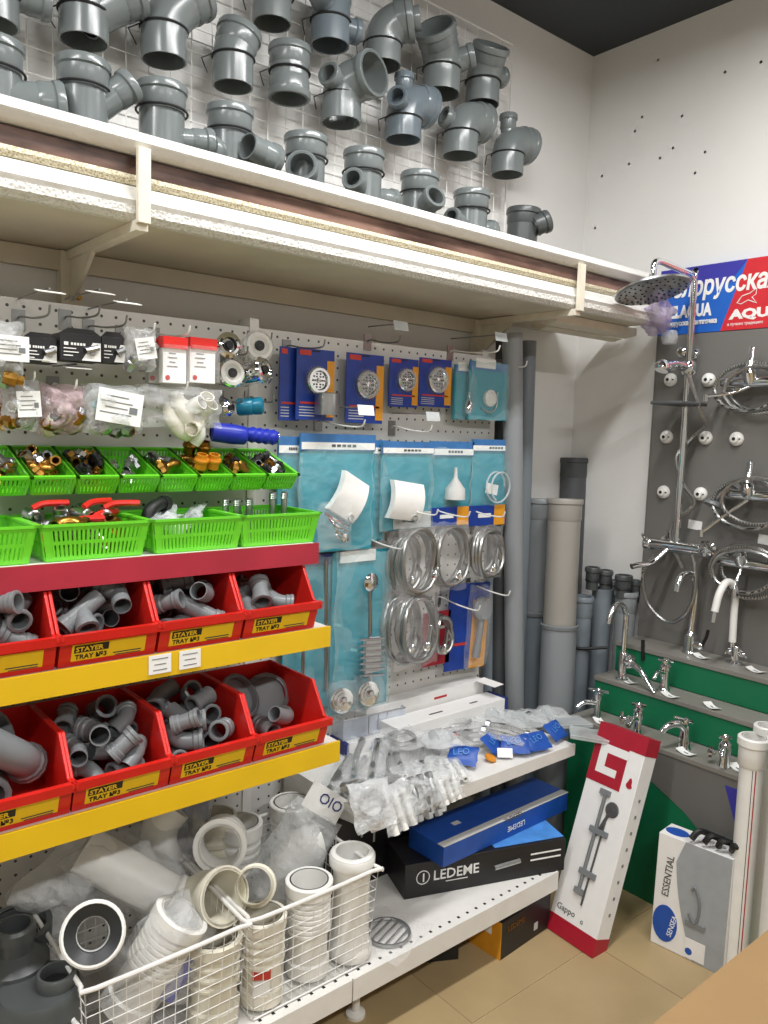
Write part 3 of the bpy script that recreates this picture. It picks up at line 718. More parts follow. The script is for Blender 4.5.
# big baskets on the red-edged shelf
BB = make_basket(.19, .175, .062, 22, 2)
bx = [-1.352-.006, -1.541, -1.738, -1.935, -2.13]
bl = ['large green basket at the shelf end holding steel nipples', 'large green basket with blue-grey bagged parts, second from shelf end',
      'large green basket of red-handled valves, third from shelf end', 'large green basket next to the one of red-handled valves']
for k in range(4):
    M = TR((bx[k]-.094, -.20, 1.0605))
    if k == 0: BB.matrix_basis = M; BB['label'] = bl[k]; BB['group'] = 'large green baskets'
    else: dup(BB, M, bl[k], 'large green baskets')
    rd = random.Random(70+k)
    if k == 0:
        for i in range(11):
            x = -.075+.0145*i; 
            if 4 < i < 7: continue
            zz = .05+(.012 if i > 6 else 0)
            t = thing('steel_nipple', 'upright steel pipe nipple in the large green basket', 'nipple', M @ V((x, -.075-.02*(i % 2), .004)), None, 'upright steel nipples')
            MB().pipe([(0, 0, 0), (0, 0, zz+.034)], .0068, .0015, 10).build('body', 'chrome_dull', t)
            MB().lathe([(.007, 0), (.0078, .002), (.007, .004), (.0078, .006), (.007, .008), (.0078, .010), (.007, .012)], TR((0, 0, zz+.02)), 10).build('thread', 'chrome_dull', t)
    if k == 1:
        for i in range(7):
            c = M @ V((rd.uniform(-.06, .06), rd.uniform(-.13, -.04), .045+rd.uniform(0, .02)))
            t = thing('bagged_part', 'small blue-grey part in clear bag in the large green basket', 'bag', c, rotm(rd.uniform(-30, 30), rd.uniform(-30, 30), rd.uniform(0, 180)), 'bagged parts in green basket')
            MB().pillow(.06, .045, .022, 6, 6, .3, Matrix.Rotation(R(80), 3, 'X').to_4x4(), i).build('pouch', 'film_thick', t)
            MB().lathe([(.008, -.008), (.014, -.006), (.014, .006), (.008, .008)], None, 10, caps=True).build('part', 'pvc_blue', t)
    if k == 2:
        for i in range(14):
            c = V((rd.uniform(-.075, .075), rd.uniform(-.14, -.03), .02+.014*(i % 4)))
            nut('metal valve body in the basket of red-handled valves', 'valve bodies', M @ c, rd.randint(0, 1), rd.choice(['chrome_dull', 'brass', 'chrome_dull']), rd, 1.35)
        for i, (dx, dy, dz, a) in enumerate(((-.045, -.06, .085, 5), (.035, -.075, .087, 25), (.072, -.10, .085, -8), (.04, -.10, .068, 30), (-.005, -.13, .062, 5))):
            t = thing('ball_valve', 'ball valve with long red lever handle in large green basket', 'valve', M @ V((dx, dy, dz)), rotm(8, 0, a), 'red-handled valves')
            MB().tube(smooth_path([(-.03, 0, -.004), (-.01, 0, .004), (.034, 0, .004)], 4), [.006]*9, 8).build('handle', 'red', t)
            MB().lathe([(.008, -.022), (.011, -.022), (.011, -.012), (.0135, -.01), (.0135, .01), (.011, .012), (.011, .022), (.008, .022)], TR((-.03, 0, -.018), frame(V((0, 1, 0)))), 10, loop=True).build('body', 'chrome_dull', t)
    if k == 3:
        for i in range(12):
            c = V((rd.uniform(-.07, .07), rd.uniform(-.13, -.03), .014+.014*(i % 3)))
            nut('metal nut in the large green basket beside the red-handled valves', 'nuts in green basket', M @ c, rd.randint(0, 1), rd.choice(['chrome_dull', 'brass']), rd, 1.2)
# dark elbow valve standing behind the big baskets
t = thing('valve_part', 'black angled valve sticking up behind the red-handled valves', 'plumbing fitting', (-1.70, -.285, 1.12), rotm(0, 20, 30))
MB().pipe(smooth_path([(0, 0, -.02), (0, 0, .01), (.02, 0, .03), (.045, 0, .04)], 4), .013, .003, 12).build('body', 'black', t)
MB().lathe([(.016, -.008), (.016, .008), (.012, .008), (.012, -.008)], TR((.04, 0, .038), frame(V((1, 0, .3)))), 8, loop=True).build('nut', 'black', t)
#PART4
# ------------------------------------------------------------------ goods hanging on the perforated board
def hook(label, px, py, Y, L=None, plate=False, px0=None, dark=False):
    """wire prong; (px,py) is its tip at depth Y"""
    tip = onY(px, py, Y); x = tip.x
    z0 = tip.z+.012
    t = thing('peg_hook', label, 'hook', (x, PEG, z0), None, 'peg hooks')
    MB().tube(smooth_path([(0, 0, -.012), (0, -.012, -.004), (0, (Y-PEG)*.5, -.014), (0, (Y-PEG)*.92, -.016), (0, Y-PEG, 0)], 4), .0021, 6).build('prong', 'wire' if dark else 'wire_white', t)
    MB().bb(-.012, .012, -.003, 0, -.03, .01).build('back_plate', 'wire', t)
    if plate:
        MB().tube([(0, -.003, .03), (0, Y-PEG+.0, .028)], .0018, 6).build('upper_wire', 'wire', t)
        MB().box((0, Y-PEG-.002, .022), (.046, .0015, .024), Matrix.Rotation(R(-78 if plate == 1 else -15), 3, 'X')).build('price_holder', 'glass_lid' if plate == 2 else 'paper', t)
    return t
def card(label, px0, py0, px1, py1, Y, m, cat='pack', name='blister_pack', th=.003, group=None, tilt=0):
    """flat pack whose front spans the given corners on plane Y"""
    a, b_ = onY(px0, py0, Y), onY(px1, py1, Y)
    cx = (a.x+b_.x)/2; w = abs(b_.x-a.x); h = abs(a.z-b_.z); zc = (a.z+b_.z)/2
    t = thing(name, label, cat, (cx, Y, zc), Matrix.Rotation(R(tilt), 3, 'Y'), group)
    MB().box((0, th/2, 0), (w, th, h)).build('card', m, t, bevel=.0006)
    return t, w, h
def dome(t, w, h, d, x=0, z=0, m='film', name='blister'):
    MB().lathe([(1, 0), (.97, .55), (.85, .92), (.6, 1.), (.0, 1.)], Matrix(((w/2, 0, 0, x), (0, 0, -d, 0), (0, h/2, 0, z), (0, 0, 0, 1))), 16).build(name, m, t)
# blue and orange blister packs with chrome strainers
bl_ = [((280, 346), (299, 421), -.15, 'blue blister pack at the left end of the strainer row'),
       ((297, 347), (333, 421), -.165, 'large blue and orange blister pack with steel cup below the strainer'),
       ((347, 352), (382, 424), -.15, 'tall blue and orange strainer pack hanging alone above price tag'),
       ((390, 357), (417, 408), -.15, 'narrow blue and orange strainer pack, left one of a close pair'),
       ((420, 357), (450, 408), -.15, 'wider blue and orange strainer pack, right one of a close pair')]
for i, (a, c, Y, lab) in enumerate(bl_):
    t, w, h = card(lab, *a, *c, Y, 'pack_blue')
    MB().box((w*.40, -.0006, -h*.05), (w*.2, .001, h*.8)).build('orange_band', 'pack_orange', t)
    MB().box((0, -.0006, -h*.26), (w*.8, .001, h*.03)).build('orange_line', 'pack_red', t)
    MB().box((-w*.28, -.0006, h*.44), (w*.3, .001, h*.07)).build('logo_patch', 'pack_red', t)
    mb = MB()
    for k in range(4): mb.box((-w*.22, -.0008, -h*(.32+.04*k)), (w*.4, .0006, h*.012))
    mb.build('fine_print', 'paper_grey', t)
    rr = min(w, h)*.27; zz = h*.06
    if i == 0: continue
    s = MB().lathe([(rr*1.05, .004), (rr*1.1, .012), (rr, .016), (rr*.8, .016), (rr*.7, .010), (rr*.2, .010), (rr*.18, .013), (.0005, .014)], TR((w*.02, 0, zz), frame(V((0, -1, 0)))), 22).build('strainer', 'chrome', t)
    mb = MB()
    for ring_, nn in ((.35, 6), (.55, 10)):
        for k in range(nn):
            a_ = 6.283*k/nn; mb.box((w*.02+rr*ring_*math.cos(a_), -.0105, zz+rr*ring_*math.sin(a_)), (.004, .001, .004))
    mb.build('strainer_holes', 'black', s)['kind'] = 'stuff'
    dome(t, rr*2.5, rr*2.5, .02, w*.02, zz)
    if i == 1:
        MB().lathe([(.03, 0), (.03, .05), (.026, .052), (.026, .0)], TR((w*.12, -.032, -h*.42)), 20, loop=True).build('steel_cup', 'chrome_dull', t)
    mb = MB(); mb.box((0, -.0004, h*.47), (w*.2, .0012, h*.02)); mb.build('hang_slot', 'black', t)
for i, (a, c, Y, lab) in enumerate([((455, 364), (474, 420), -.15, 'narrow teal pack beside the strainer packs'), ((470, 360), (506, 421), -.165, 'teal pack with round white valve at the end of board')]):
    t, w, h = card(lab, *a, *c, Y, 'teal')
    MB().box((0, -.0006, h*.42), (w, .001, h*.14)).build('header', 'teal_header', t)
    MB().box((-w*.1, -.0008, h*.47), (w*.5, .0012, h*.16)).build('price_slip', 'paper', t)
    if i:
        MB().lathe([(.024, .002), (.024, .012), (.016, .016), (.012, .012), (.0005, .012)], TR((0, 0, -.02), frame(V((0, -1, 0)))), 20).build('valve_rose', 'white_plastic', t)
        mb = MB(); mb.tube(smooth_path([(-.03, -.004, -.05), (0, -.006, -.06), (.03, -.004, -.045), (.035, -.004, .0)], 5), .003, 6); mb.build('tubing', 'chrome_dull', t)
    else:
        MB().lathe([(.006, -.03), (.012, -.025), (.012, .0), (.005, .01), (.005, .03)], TR((.005, -.012, -.03)), 10, caps=True).build('valve', 'chrome', t)
    MB().pillow(w, h, .03, 8, 8, .2, TR((0, -.006, 0)), 3+i).build('film', 'film_teal', t)
# teal bags of the second row
def teal_bag(label, px0, py0, px1, py1, Y, header=True, sheet=None, stuff=None, seed=0, th=.04, hh=.14, hm='teal_header'):
    t, w, h = card(label, px0, py0, px1, py1, Y, 'teal', name='teal_bag', cat='bag')
    if header:
        MB().box((0, -.003, h/2-h*hh/2), (w*1.01, .003, h*hh)).build('header', hm, t)
        MB().box((0, -.005, h/2-h*hh*.72), (w*.98, .001, h*hh*.42)).build('print_band', 'paper', t)
        mb = MB()
        for k in range(5): mb.box((-w*.08+w*.07*k, -.006, h/2-h*hh*.7), (w*.05, .0008, h*hh*.16))
        mb.build('print', 'print', t)['kind'] = 'stuff'
    MB().pillow(w, h*.9, th, 9, 10, .25, TR((0, -.004, -h*.04)), seed).build('film', 'film_teal', t)
    if sheet:
        px, py, sw_, sh_, ang = sheet
        p = onY(px, py, Y-.03); l = WM(t).inverted() @ p
        q = MB(); n = 6
        Mx = TR(l, Matrix.Rotation(R(ang), 3, 'Y'))
        vs_ = []; fs = []
        for i in range(n+1):
            u = i/n-.5; yb = -.03*(.25-u*u)*2
            for zz in (-.5, .5): vs_ += [Mx @ V((zz*sw_, yb-.006, u*sh_)), Mx @ V((zz*sw_, yb+.012, u*sh_))]
        for i in range(n):
            a = 4*i; fs += [(a, a+4, a+6, a+2), (a+1, a+3, a+7, a+5), (a, a+1, a+5, a+4), (a+2, a+6, a+7, a+3)]
        fs += [(0, 2, 3, 1), (4*n, 4*n+1, 4*n+3, 4*n+2)]
        q.add(vs_, fs); c = q.build('white_cover', 'paper', t)
        MB().lathe([(.009, -.003), (.009, .003), (.006, .003), (.006, -.003)], Mx @ TR((sw_*.28, -.014, -sh_*.42), frame(V((0, -1, .0)))), 10, loop=True).build('chrome_ring', 'chrome', c)
    return t, w, h
teal_bag('narrow teal bag squeezed beside the end green baskets', 278, 436, 300, 560, -.15, seed=1)
teal_bag('wide teal bag with tilted white roll-holder cover', 300, 433, 371, 548, -.165, sheet=(348, 497, .085, .105, 28), seed=2)
teal_bag('slim teal bag between the two white-covered holders', 370, 440, 384, 540, -.15, seed=3)
teal_bag('teal bag with upright white roll-holder cover', 382, 441, 430, 528, -.165, sheet=(405, 501, .105, .10, 8), seed=4)
t, w, h = teal_bag('pale teal bag with white brush inside above the hose coils', 430, 441, 470, 512, -.15, seed=5, hh=.2)
MB().lathe([(.004, .03), (.006, .0), (.028, -.03), (.03, -.06), (.002, -.06)], TR((0, -.02, 0)), 14).build('brush', 'paper_grey', t)
t, w, h = teal_bag('pale teal bag with looped clear tubing at the end of its row', 472, 439, 509, 512, -.15, seed=6, hh=.16)
MB().tube([V((math.cos(k*.314)*.045, -.015-.001*k, math.sin(k*.314)*.045-.03)) for k in range(34)], .003, 6).build('tubing', 'glass_lid', t)
MB().box((-.02, -.024, -.035), (.05, .002, .03), Matrix.Rotation(R(10), 3, 'Y')).build('slip', 'paper', t)
# price slip and hooks
for i, (px, py, Y, pl, lab) in enumerate([
        (50, 312, -.30, 1, 'wire hook carrying the first black boxes'), (100, 312, -.30, 1, 'wire hook carrying the middle black box'), (127, 322, -.31, 1, 'wire hook with clear price plate by the black boxes'),
        (155, 330, -.28, 0, 'wire hook above the red-topped cards'), (190, 332, -.28, 0, 'wire hook holding the last red-topped card'),
        (35, 378, -.25, 1, 'wire hook above the first crumpled bags'), (77, 386, -.25, 1, 'wire hook above the pink bag'), (188, 388, -.27, 0, 'wire hook above the bag of white fittings'),
        (325, 345, -.27, 0, 'dark wire hook over the large strainer pack'), (365, 425, -.30, 3, 'wire hook with white price slip over the teal bags'), (432, 430, -.27, 2, 'wire hook with pale price slip over the brush bag'),
        (400, 340, -.24, 2, 'wire hook with grey plate at the board top'), (500, 350, -.30, 2, 'long wire hook with grey plate by the pipes'),
        (527, 365, -.22, 0, 'long wire hook reaching past the board end'), (505, 516, -.28, 0, 'white prong in front of the orange-blue headers'), (470, 516, -.29, 0, 'white prong between the two header cards'),
        (438, 514, -.29, 0, 'white prong under the upright white cover'), (404, 548, -.28, 0, 'white prong holding the upper hose coils'), (510, 595, -.28, 0, 'long white prong above the hand shower pack'), (480, 610, -.28, 0, 'white prong through the lower hose coils'),
        (248, 352, -.22, 0, 'dark hook with the chrome drain parts'), (272, 338, -.20, 0, 'dark hook holding the white drain rose'), (243, 400, -.22, 0, 'dark hook holding the small chrome valve'), (274, 400, -.22, 0, 'dark hook holding the teal sleeve')]):
    hook(lab, px, py, Y, plate=pl, dark=i in (0, 1, 2, 8, 11, 20, 21, 22, 23))
# header cards and hose coils
for i, (a, c, Y, lab) in enumerate([((394, 513), (431, 527), -.17, 'grey header card of the left hose coil'), ((431, 508), (469, 524), -.17, 'blue and orange header card of the middle hose coil'), ((470, 506), (505, 524), -.17, 'blue and orange header card of the end hose coil')]):
    t, w, h = card(lab, *a, *c, Y, ['paper_grey', 'pack_blue', 'pack_blue'][i], cat='card', name='header_card')
    if i: MB().box((w*.32, -.0006, 0), (w*.3, .001, h)).build('orange_band', 'pack_orange', t)
    MB().box((-w*.1, -.0008, 0), (w*.35, .0008, h*.2)).build('print', 'paper' if i else 'print', t)
def coil(label, px, py, Y, rx, rz, loops, seed, tail=True, film=True, r=.0058):
    c = onY(px, py, Y); rd = random.Random(seed)
    t = thing('hose_coil', label, 'hose', c, None)
    pts = []
    for k in range(loops*18):
        a = 6.283*k/18; e = 1+.05*math.sin(k*.41+seed)
        pts.append(V((rx*e*math.cos(a), -.03*k/(loops*18)+.010*math.sin(a*1.5), rz*e*math.sin(a))))
    if tail: pts += [pts[-1]+V((-.02, 0, .03)), pts[-1]+V((-.03, -.003, -.01))]
    MB().tube(pts, r, 8).build('hose', 'braid', t)
    e = pts[-1]; MB().lathe([(.007, 0), (.0095, .003), (.0095, .022), (.007, .026)], TR(e, frame(V((-.3, 0, -1)))), 8, caps=True).build('end_nut', 'chrome', t)
    MB().lathe([(.007, 0), (.0095, .003), (.0095, .022), (.007, .026)], TR(pts[0], frame(V((.2, 0, -1)))), 8, caps=True).build('end_nut', 'chrome', t)
    if film: MB().pillow(rx*2.3, rz*2.45, .05, 9, 9, .3, TR((0, -.015, 0)), seed).build('film', 'film', t)
    return t
coil('steel hose coil behind the grey header card, seen edge-on', 400, 562, -.15, .05, .075, 4, 1)
coil('steel hose coil beside the edge-on coil, leaning over it', 413, 560, -.19, .058, .085, 4, 2, tail=False)
coil('round steel hose coil under the blue and orange header card', 445, 556, -.18, .066, .080, 5, 3)
coil('pale hose coil in clear bag at the end of the hose row', 483, 552, -.18, .055, .065, 5, 4, r=.0072)
coil('large steel hose coil hanging lowest, bundled with another', 397, 628, -.15, .058, .088, 4, 5)
coil('large pale hose coil in front of the lowest bundle', 414, 627, -.19, .066, .088, 5, 6)
t, w, h = card('dark red card behind the small lower hose coil', 424, 614, 449, 662, -.15, 'crimson', cat='card', name='hanging_card')
MB().box((0, -.0006, h*.2), (w*.6, .0008, h*.05)).build('print', 'paper', t)
coil('small steel hose coil on a dark red card', 438, 633, -.17, .036, .05, 3, 7, film=False)
# hand shower pack
t, w, h = card('tall blue pack holding a grey hand shower', 449, 586, 485, 664, -.15, 'pack_blue', tilt=3)
MB().box((w*.3, -.0006, -h*.1), (w*.4, .001, h*.8)).build('orange_band', 'pack_orange', t)
MB().box((-w*.2, -.0008, -h*.2), (w*.4, .001, h*.03)).build('orange_line', 'pack_red', t)
MB().lathe([(.012, -.004), (.034, .0), (.036, .008), (.032, .014), (.001, .016)], TR((w*.22, -.014, h*.20), frame(V((0, -1, .2)))), 20).build('shower_face', 'pvc_small', t)
MB().tube(smooth_path([(w*.22, -.012, h*.2), (w*.2, -.02, 0), (w*.17, -.016, -h*.36)], 5), [.012, .0115, .011, .0105, .010, .010, .010, .010, .011, .012, .011][:11], 10).build('handle', 'pvc_small', t)
MB().pillow(w*.6, h*.95, .05, 7, 9, .2, TR((w*.2, -.012, 0)), 9).build('blister', 'film', t)
# long teal packs with towel bars
for i, (a, c, Y, lab, hx) in enumerate([((284, 558), (333, 705), -.14, 'long teal pack hanging half behind the red trays', (303, 326)), ((333, 553), (386, 702), -.15, 'long teal pack with chrome towel bar on its front', (370,))]):
    t, w, h = card(lab, *a, *c, Y, 'teal', name='towel_bar_pack')
    MB().box((-w*.1 if i else w*.2, -.004, h*.47), (w*.6, .004, h*.07)).build('header', 'navy' if i == 0 else 'paper', t)
    for px in hx:
        pt = onY(px, 582 if i else 560, Y-.03); pb = onY(px, 690, Y-.03); inv = WM(t).inverted()
        bar = MB().tube([inv @ pt, inv @ pb], .0055, 8).build('towel_bar', 'chrome_dull', t)
        if i:
            MB().lathe([(.008, -.004), (.022, 0), (.024, .006), (.016, .012), (.001, .014)], TR(inv @ pt, frame(V((0, -1, 0)))), 16).build('rose', 'chrome', bar)
            MB().box(inv @ onY(372, 655, Y-.04), (.05, .012, .09)).build('instruction_slip', 'paper_grey', t)
            mb = MB()
            for k in range(7): mb.tube([inv @ onY(360, 640+6*k, Y-.05), inv @ onY(384, 638+6*k, Y-.05)], .003, 6)
            mb.build('coiled_spring', 'chrome_dull', t)['kind'] = 'stuff'
    for k in range(3):
        q = inv @ onY(322+16*k+(0 if i else -20), 600+25*k, Y-.002)
        MB().box((q.x, -.001, q.z), (.025, .0008, .008), Matrix.Rotation(R(20), 3, 'Y')).build('logo_patch', 'teal_light', t)
    MB().pillow(w, h, .035, 7, 12, .3, TR((0, -.012, 0)), 21+i).build('film', 'film_teal', t)
for i, (px, py) in enumerate(((370, 694), (343, 701))):
    c = onY(px, py, -.20)
    t = thing('towel_ring_base', ['chrome wall rose standing at the foot of the towel bar pack', 'chrome wall rose beside the end red tray'][i], 'fixture', c, frame(V((-.2, -1, .2))))
    MB().lathe([(.006, -.02), (.026, -.018), (.032, -.012), (.032, -.004), (.027, -.003), (.027, .002), (.020, .003), (.020, .007), (.012, .008), (.012, .022), (.001, .024)], None, 24).build('rose', 'chrome', t)
    MB().pillow(.085, .10, .07, 7, 7, .4, Matrix.Rotation(R(90), 4, 'X'), 30+i).build('film', 'film', t)
# chrome clips in small bag by the green basket
t = thing('clip_bag', 'clear bag of chrome wall clips by the end green basket', 'bag', onY(335, 525, -.24))
for k in range(4): MB().tube(smooth_path([(-.03+.012*k, 0, .03-.012*k), (0, -.01, .01-.012*k), (.035, -.006, -.005-.012*k)], 4), .0035, 6).build('clip', 'chrome', t)
MB().lathe([(.011, -.006), (.011, .006), (.001, .008)], TR((.02, -.012, -.03), frame(V((0, -1, 0)))), 12).build('rose', 'chrome', t)
MB().pillow(.10, .11, .05, 8, 8, .3, None, 33).build('pouch', 'film', t)
#PART5
# ---- left part of the board: boxes, cards, bags and chrome drain parts
def hang_box(label, px0, py0, px1, py1, Y, d):
    t, w, h = card(label, px0, py0, px1, py1, Y, 'carton_black', cat='box', name='mixer_box', th=d)
    M = Matrix(((1, 0, 0, 0), (0, 0, 1, 0), (0, 1, 0, 0), (0, 0, 0, 1)))
    q = MB().prism([(w*.02, -h*.46), (w*.49, -h*.46), (w*.49, h*.22), (w*.30, h*.22)], -.0012, 0, M).build('white_panel', 'paper', t)
    pts = [M @ V((x*w, z*h, -.004)) for x, z in ((.1, -.1), (.3, -.02), (.42, .05))]
    MB().tube(pts, .006, 8).build('faucet_picture', 'chrome_dull', q)
    MB().box((w*.28, -.004, -h*.18), (w*.12, .004, h*.1)).build('faucet_picture', 'chrome_dull', q)
    mb = MB()
    for k in range(5): mb.box((-w*.22+w*.075*k, -.001, h*.12), (w*.05, .0012, h*.09))
    mb.box((-w*.36, -.001, h*.12), (w*.1, .0012, h*.12))
    for k, ww in enumerate((.3, .36, .22)): mb.box((-w*.42+ww*w/2, -.001, -h*(.05+.13*k)), (ww*w, .0012, h*.035))
    mb.build('print', 'paper', t)['kind'] = 'stuff'
    MB().prism([(-w*.5, 0), (w*.5, 0), (w*.3, h*.2), (-w*.3, h*.2)], -.002, 0, TR((0, .004, h/2)) @ M).build('hang_tab', 'carton_black', t)
hang_box('black mixer box on the hook nearest the clear label bag', 24, 336, 57, 364, -.26, .05)
hang_box('black mixer box in the middle of the black row', 60, 332, 101, 363, -.27, .05)
hang_box('black mixer box next to the crumpled clear bag', 102, 336, 125, 364, -.25, .045)
def bag(label, px0, py0, px1, py1, Y, film, seed, th=.05, sticker=None, stick_tilt=0, inner=None, header=None):
    a, b_ = onY(px0, py0, Y), onY(px1, py1, Y)
    w = abs(b_.x-a.x); h = abs(a.z-b_.z)
    t = thing('poly_bag', label, 'bag', ((a.x+b_.x)/2, Y, (a.z+b_.z)/2))
    MB().pillow(w, h, th, 10, 9, .45, None, seed).build('pouch', film, t)
    if sticker:
        sx, sz, sw_, sh_ = sticker
        Mx = TR((sx*w, -th*.55, sz*h), Matrix.Rotation(R(stick_tilt), 3, 'Y'))
        q = MB(); q.box((0, 0, 0), (sw_*w, .001, sh_*h)); q.v = [Mx @ p for p in q.v]; s = q.build('label_sticker', 'paper', t)
        q = MB()
        for k in range(4): q.box((-.08*sw_*w, -.001, sh_*h*(.3-.17*k)), (sw_*w*(.7 if k % 2 else .5), .0006, sh_*h*.03))
        q.box((.3*sw_*w, -.001, -.05*sh_*h), (.18*sw_*w, .0006, .2*sh_*h))
        q.v = [Mx @ p for p in q.v]; q.build('print', 'pvc_small', s)['kind'] = 'stuff'
    if header: MB().box((0, 0, h*.45), (w*.95, .008, h*.14)).build('header', header, t)
    rd = random.Random(seed)
    for k in range((inner or (0,))[0]):
        kind, mm, s = inner[1], rd.choice(inner[2]), inner[3]
        c = V((rd.uniform(-.36, .36)*w, rd.uniform(-.012, .012), rd.uniform(-.42, .05)*h))
        Rm = rotm(rd.uniform(0, 180), rd.uniform(0, 180), rd.uniform(0, 180))
        mb = MB()
        if kind == 'nut': mb.lathe([(.006*s, -.012*s), (.009*s, -.012*s), (.012*s, -.003*s), (.012*s, .005*s), (.008*s, .006*s), (.008*s, .014*s), (.006*s, .014*s)], TR(c, Rm), 8, loop=True)
        else: mb.pipe(smooth_path([TR(c, Rm) @ V(p) for p in ((-.02*s, 0, 0), (0, 0, 0), (.012*s, .012*s, 0), (.012*s, .024*s, 0))], 3), .009*s, .002, 10)
        mb.build('fitting', mm, t)
    return t
bag('clear bag with white barcode label left of the black boxes', -22, 318, 24, 385, -.25, 'film_thick', 1, .06, (.1, .05, .8, .4), 0, (5, 'nut', ['chrome_dull', 'brass'], 1.3))
bag('crumpled clear bag between black boxes and red-topped cards', 124, 326, 156, 372, -.25, 'film_thick', 2, .05, (0, .0, .6, .5), -12, (4, 'nut', ['chrome_dull'], 1.2))
bag('clear bag of chrome parts with small label, first of lower bags', 1, 378, 40, 431, -.22, 'film_thick', 3, .05, (.1, .02, .62, .5), -4, (7, 'nut', ['chrome_dull', 'brass'], 1.2))
bag('pinkish bag of small fittings among the lower bags', 38, 383, 85, 434, -.22, 'film_pink', 4, .06, None, 0, (12, 'elbow', ['chrome_dull', 'ivory', 'brass'], 1.1))
bag('clear bag with large tilted paper label in lower row', 82, 383, 142, 435, -.23, 'film_thick', 5, .055, (.02, .05, .75, .66), 8, (7, 'nut', ['teal_light', 'chrome_dull', 'brass'], 1.2))
bag('big clear bag of ivory plastic fittings under the red-topped cards', 138, 384, 221, 429, -.24, 'film_mid', 6, .07, None, 0, (9, 'elbow', ['ivory', 'white_plastic', 'cream_plastic'], 1.7))
bag('dark pink bag peeking from behind the first lower bag', -20, 384, 4, 425, -.19, 'film_pink', 7, .04, None, 0, (4, 'nut', ['brass'], 1.2))
for i, (a, c, Y, lab) in enumerate([((149, 340), (166, 384), -.22, 'red-topped clear pack hanging behind the white cards'), ((163, 338), (186, 384), -.265, 'red-topped white card, the one in front of its hook'), ((190, 339), (215, 384), -.25, 'red-topped white card beside the chrome drain parts')]):
    t, w, h = card(lab, *a, *c, Y, 'paper' if i else 'paper_grey', name='hang_card', cat='card', th=.02)
    MB().box((0, .008, h*.42), (w*1.06, .026, h*.26)).build('red_header', 'red', t)
    MB().lathe([(.005, 0), (.005, .001)], TR((-w*.3, 0, -h*.38), frame(V((0, -1, 0)))), 10, caps=True).build('seal', 'print_red', t)
    mb = MB()
    for k, ww in enumerate((.3, .4, .25, .45)): mb.box((-w*.1, -.0008, h*(.18-.1*k)), (w*ww, .0008, h*.018))
    mb.build('print', 'paper_grey' if i == 0 else 'pvc_small', t)['kind'] = 'stuff'
    MB().box((0, .0, -h*.06), (w*1.08, .032, h*.84)).build('clear_case', 'film', t)
def drain(label, px, py, Y, d, prof, m, m2=None, hole=True, rn=24):
    t = thing('drain_part', label, 'drain fitting', onY(px, py, Y), frame(V(d)))
    MB().lathe(prof, None, rn).build('body', m, t)
    r0 = prof[-1][0]; z0 = prof[-1][1]
    MB().lathe([(r0*1.0, z0), (r0*.75, z0+.002), (r0*.5, z0-.004), (.0005, z0-.004)], None, rn).build('face', m2 or m, t)
    if hole: MB().lathe([(r0*.4, z0), (r0*.35, z0+.004), (.0005, z0+.004)], None, 12).build('plug', 'black', t)
    return t
drain('small chrome drain flange beside the red-topped cards', 229, 345, -.20, (-.2, -1, .1), [(.012, -.03), (.016, -.02), (.028, -.006), (.028, 0), (.022, .004)], 'chrome')
drain('white-faced clear drain cup at top of the chrome parts', 259, 346, -.20, (-.15, -1, .2), [(.03, -.06), (.033, -.055), (.034, -.01), (.036, 0), (.03, .004)], 'film_thick', 'white_plastic')
drain('chrome drain cup with white ring below the flange', 232, 373, -.20, (-.1, -1, .1), [(.02, -.05), (.024, -.04), (.03, -.01), (.031, 0), (.027, .004)], 'chrome', 'white_plastic')
drain('slotted chrome strainer body below the white-faced cup', 264, 370, -.22, (.45, -1, .25), [(.022, -.07), (.025, -.06), (.025, -.012), (.031, -.006), (.031, 0), (.026, .004)], 'chrome', 'chrome')
drain('small chrome valve body above the blue sleeves', 229, 408, -.19, (.3, -1, .1), [(.01, -.03), (.014, -.025), (.018, -.01), (.018, 0), (.014, .004)], 'chrome')
drain('teal plastic sleeve above the blue sleeves', 257, 406, -.20, (.9, -.6, .1), [(.016, -.045), (.0195, -.04), (.0195, -.012), (.018, -.01), (.0195, -.006), (.0195, .01), (.016, .013)], 'teal_plastic', 'teal_plastic', False)
drain('smooth blue rubber sleeve next to the green baskets', 231, 434, -.20, (1, -.35, -.1), [(.012, -.045), (.021, -.04), (.022, 0), (.02, .03), (.017, .034)], 'blue_plastic', 'blue_plastic', False)
t = drain('ribbed blue rubber sleeve beside the smooth one', 262, 436, -.20, (1, -.35, -.1), [(.014, -.035)]+[(.0155+.003*(k % 2), -.03+.008*k) for k in range(8)]+[(.013, .035)], 'blue_plastic', 'blue_plastic', False)
MB().tube([V((.014*math.cos(k*.52), .014*math.sin(k*.52), .036)) for k in range(12)], .0012, 5, closed=True).build('clamp_ring', 'chrome', t)
#PART6
# ------------------------------------------------------------------ cartons
def carton(name, label, A, B, depth, h, m, cat='box', lean=0., th_m=None):
    """box whose front bottom edge runs from A to B (left to right as one faces it)"""
    A, B = V(A), V(B); u = (B-A); L = u.length; u.normalize()
    n = V((0, 0, 1)).cross(u).normalized()          # points to the back
    Rm = Matrix((u, n, V((0, 0, 1)))).transposed() @ Matrix.Rotation(R(-lean), 3, 'X')
    t = thing(name, label, cat, (A+B)/2, Rm)
    MB().bb(-L/2, L/2, 0, depth, 0, h).build('carton', m, t, bevel=.0012)
    return t, L
SH3, SHB = .4585, .1655
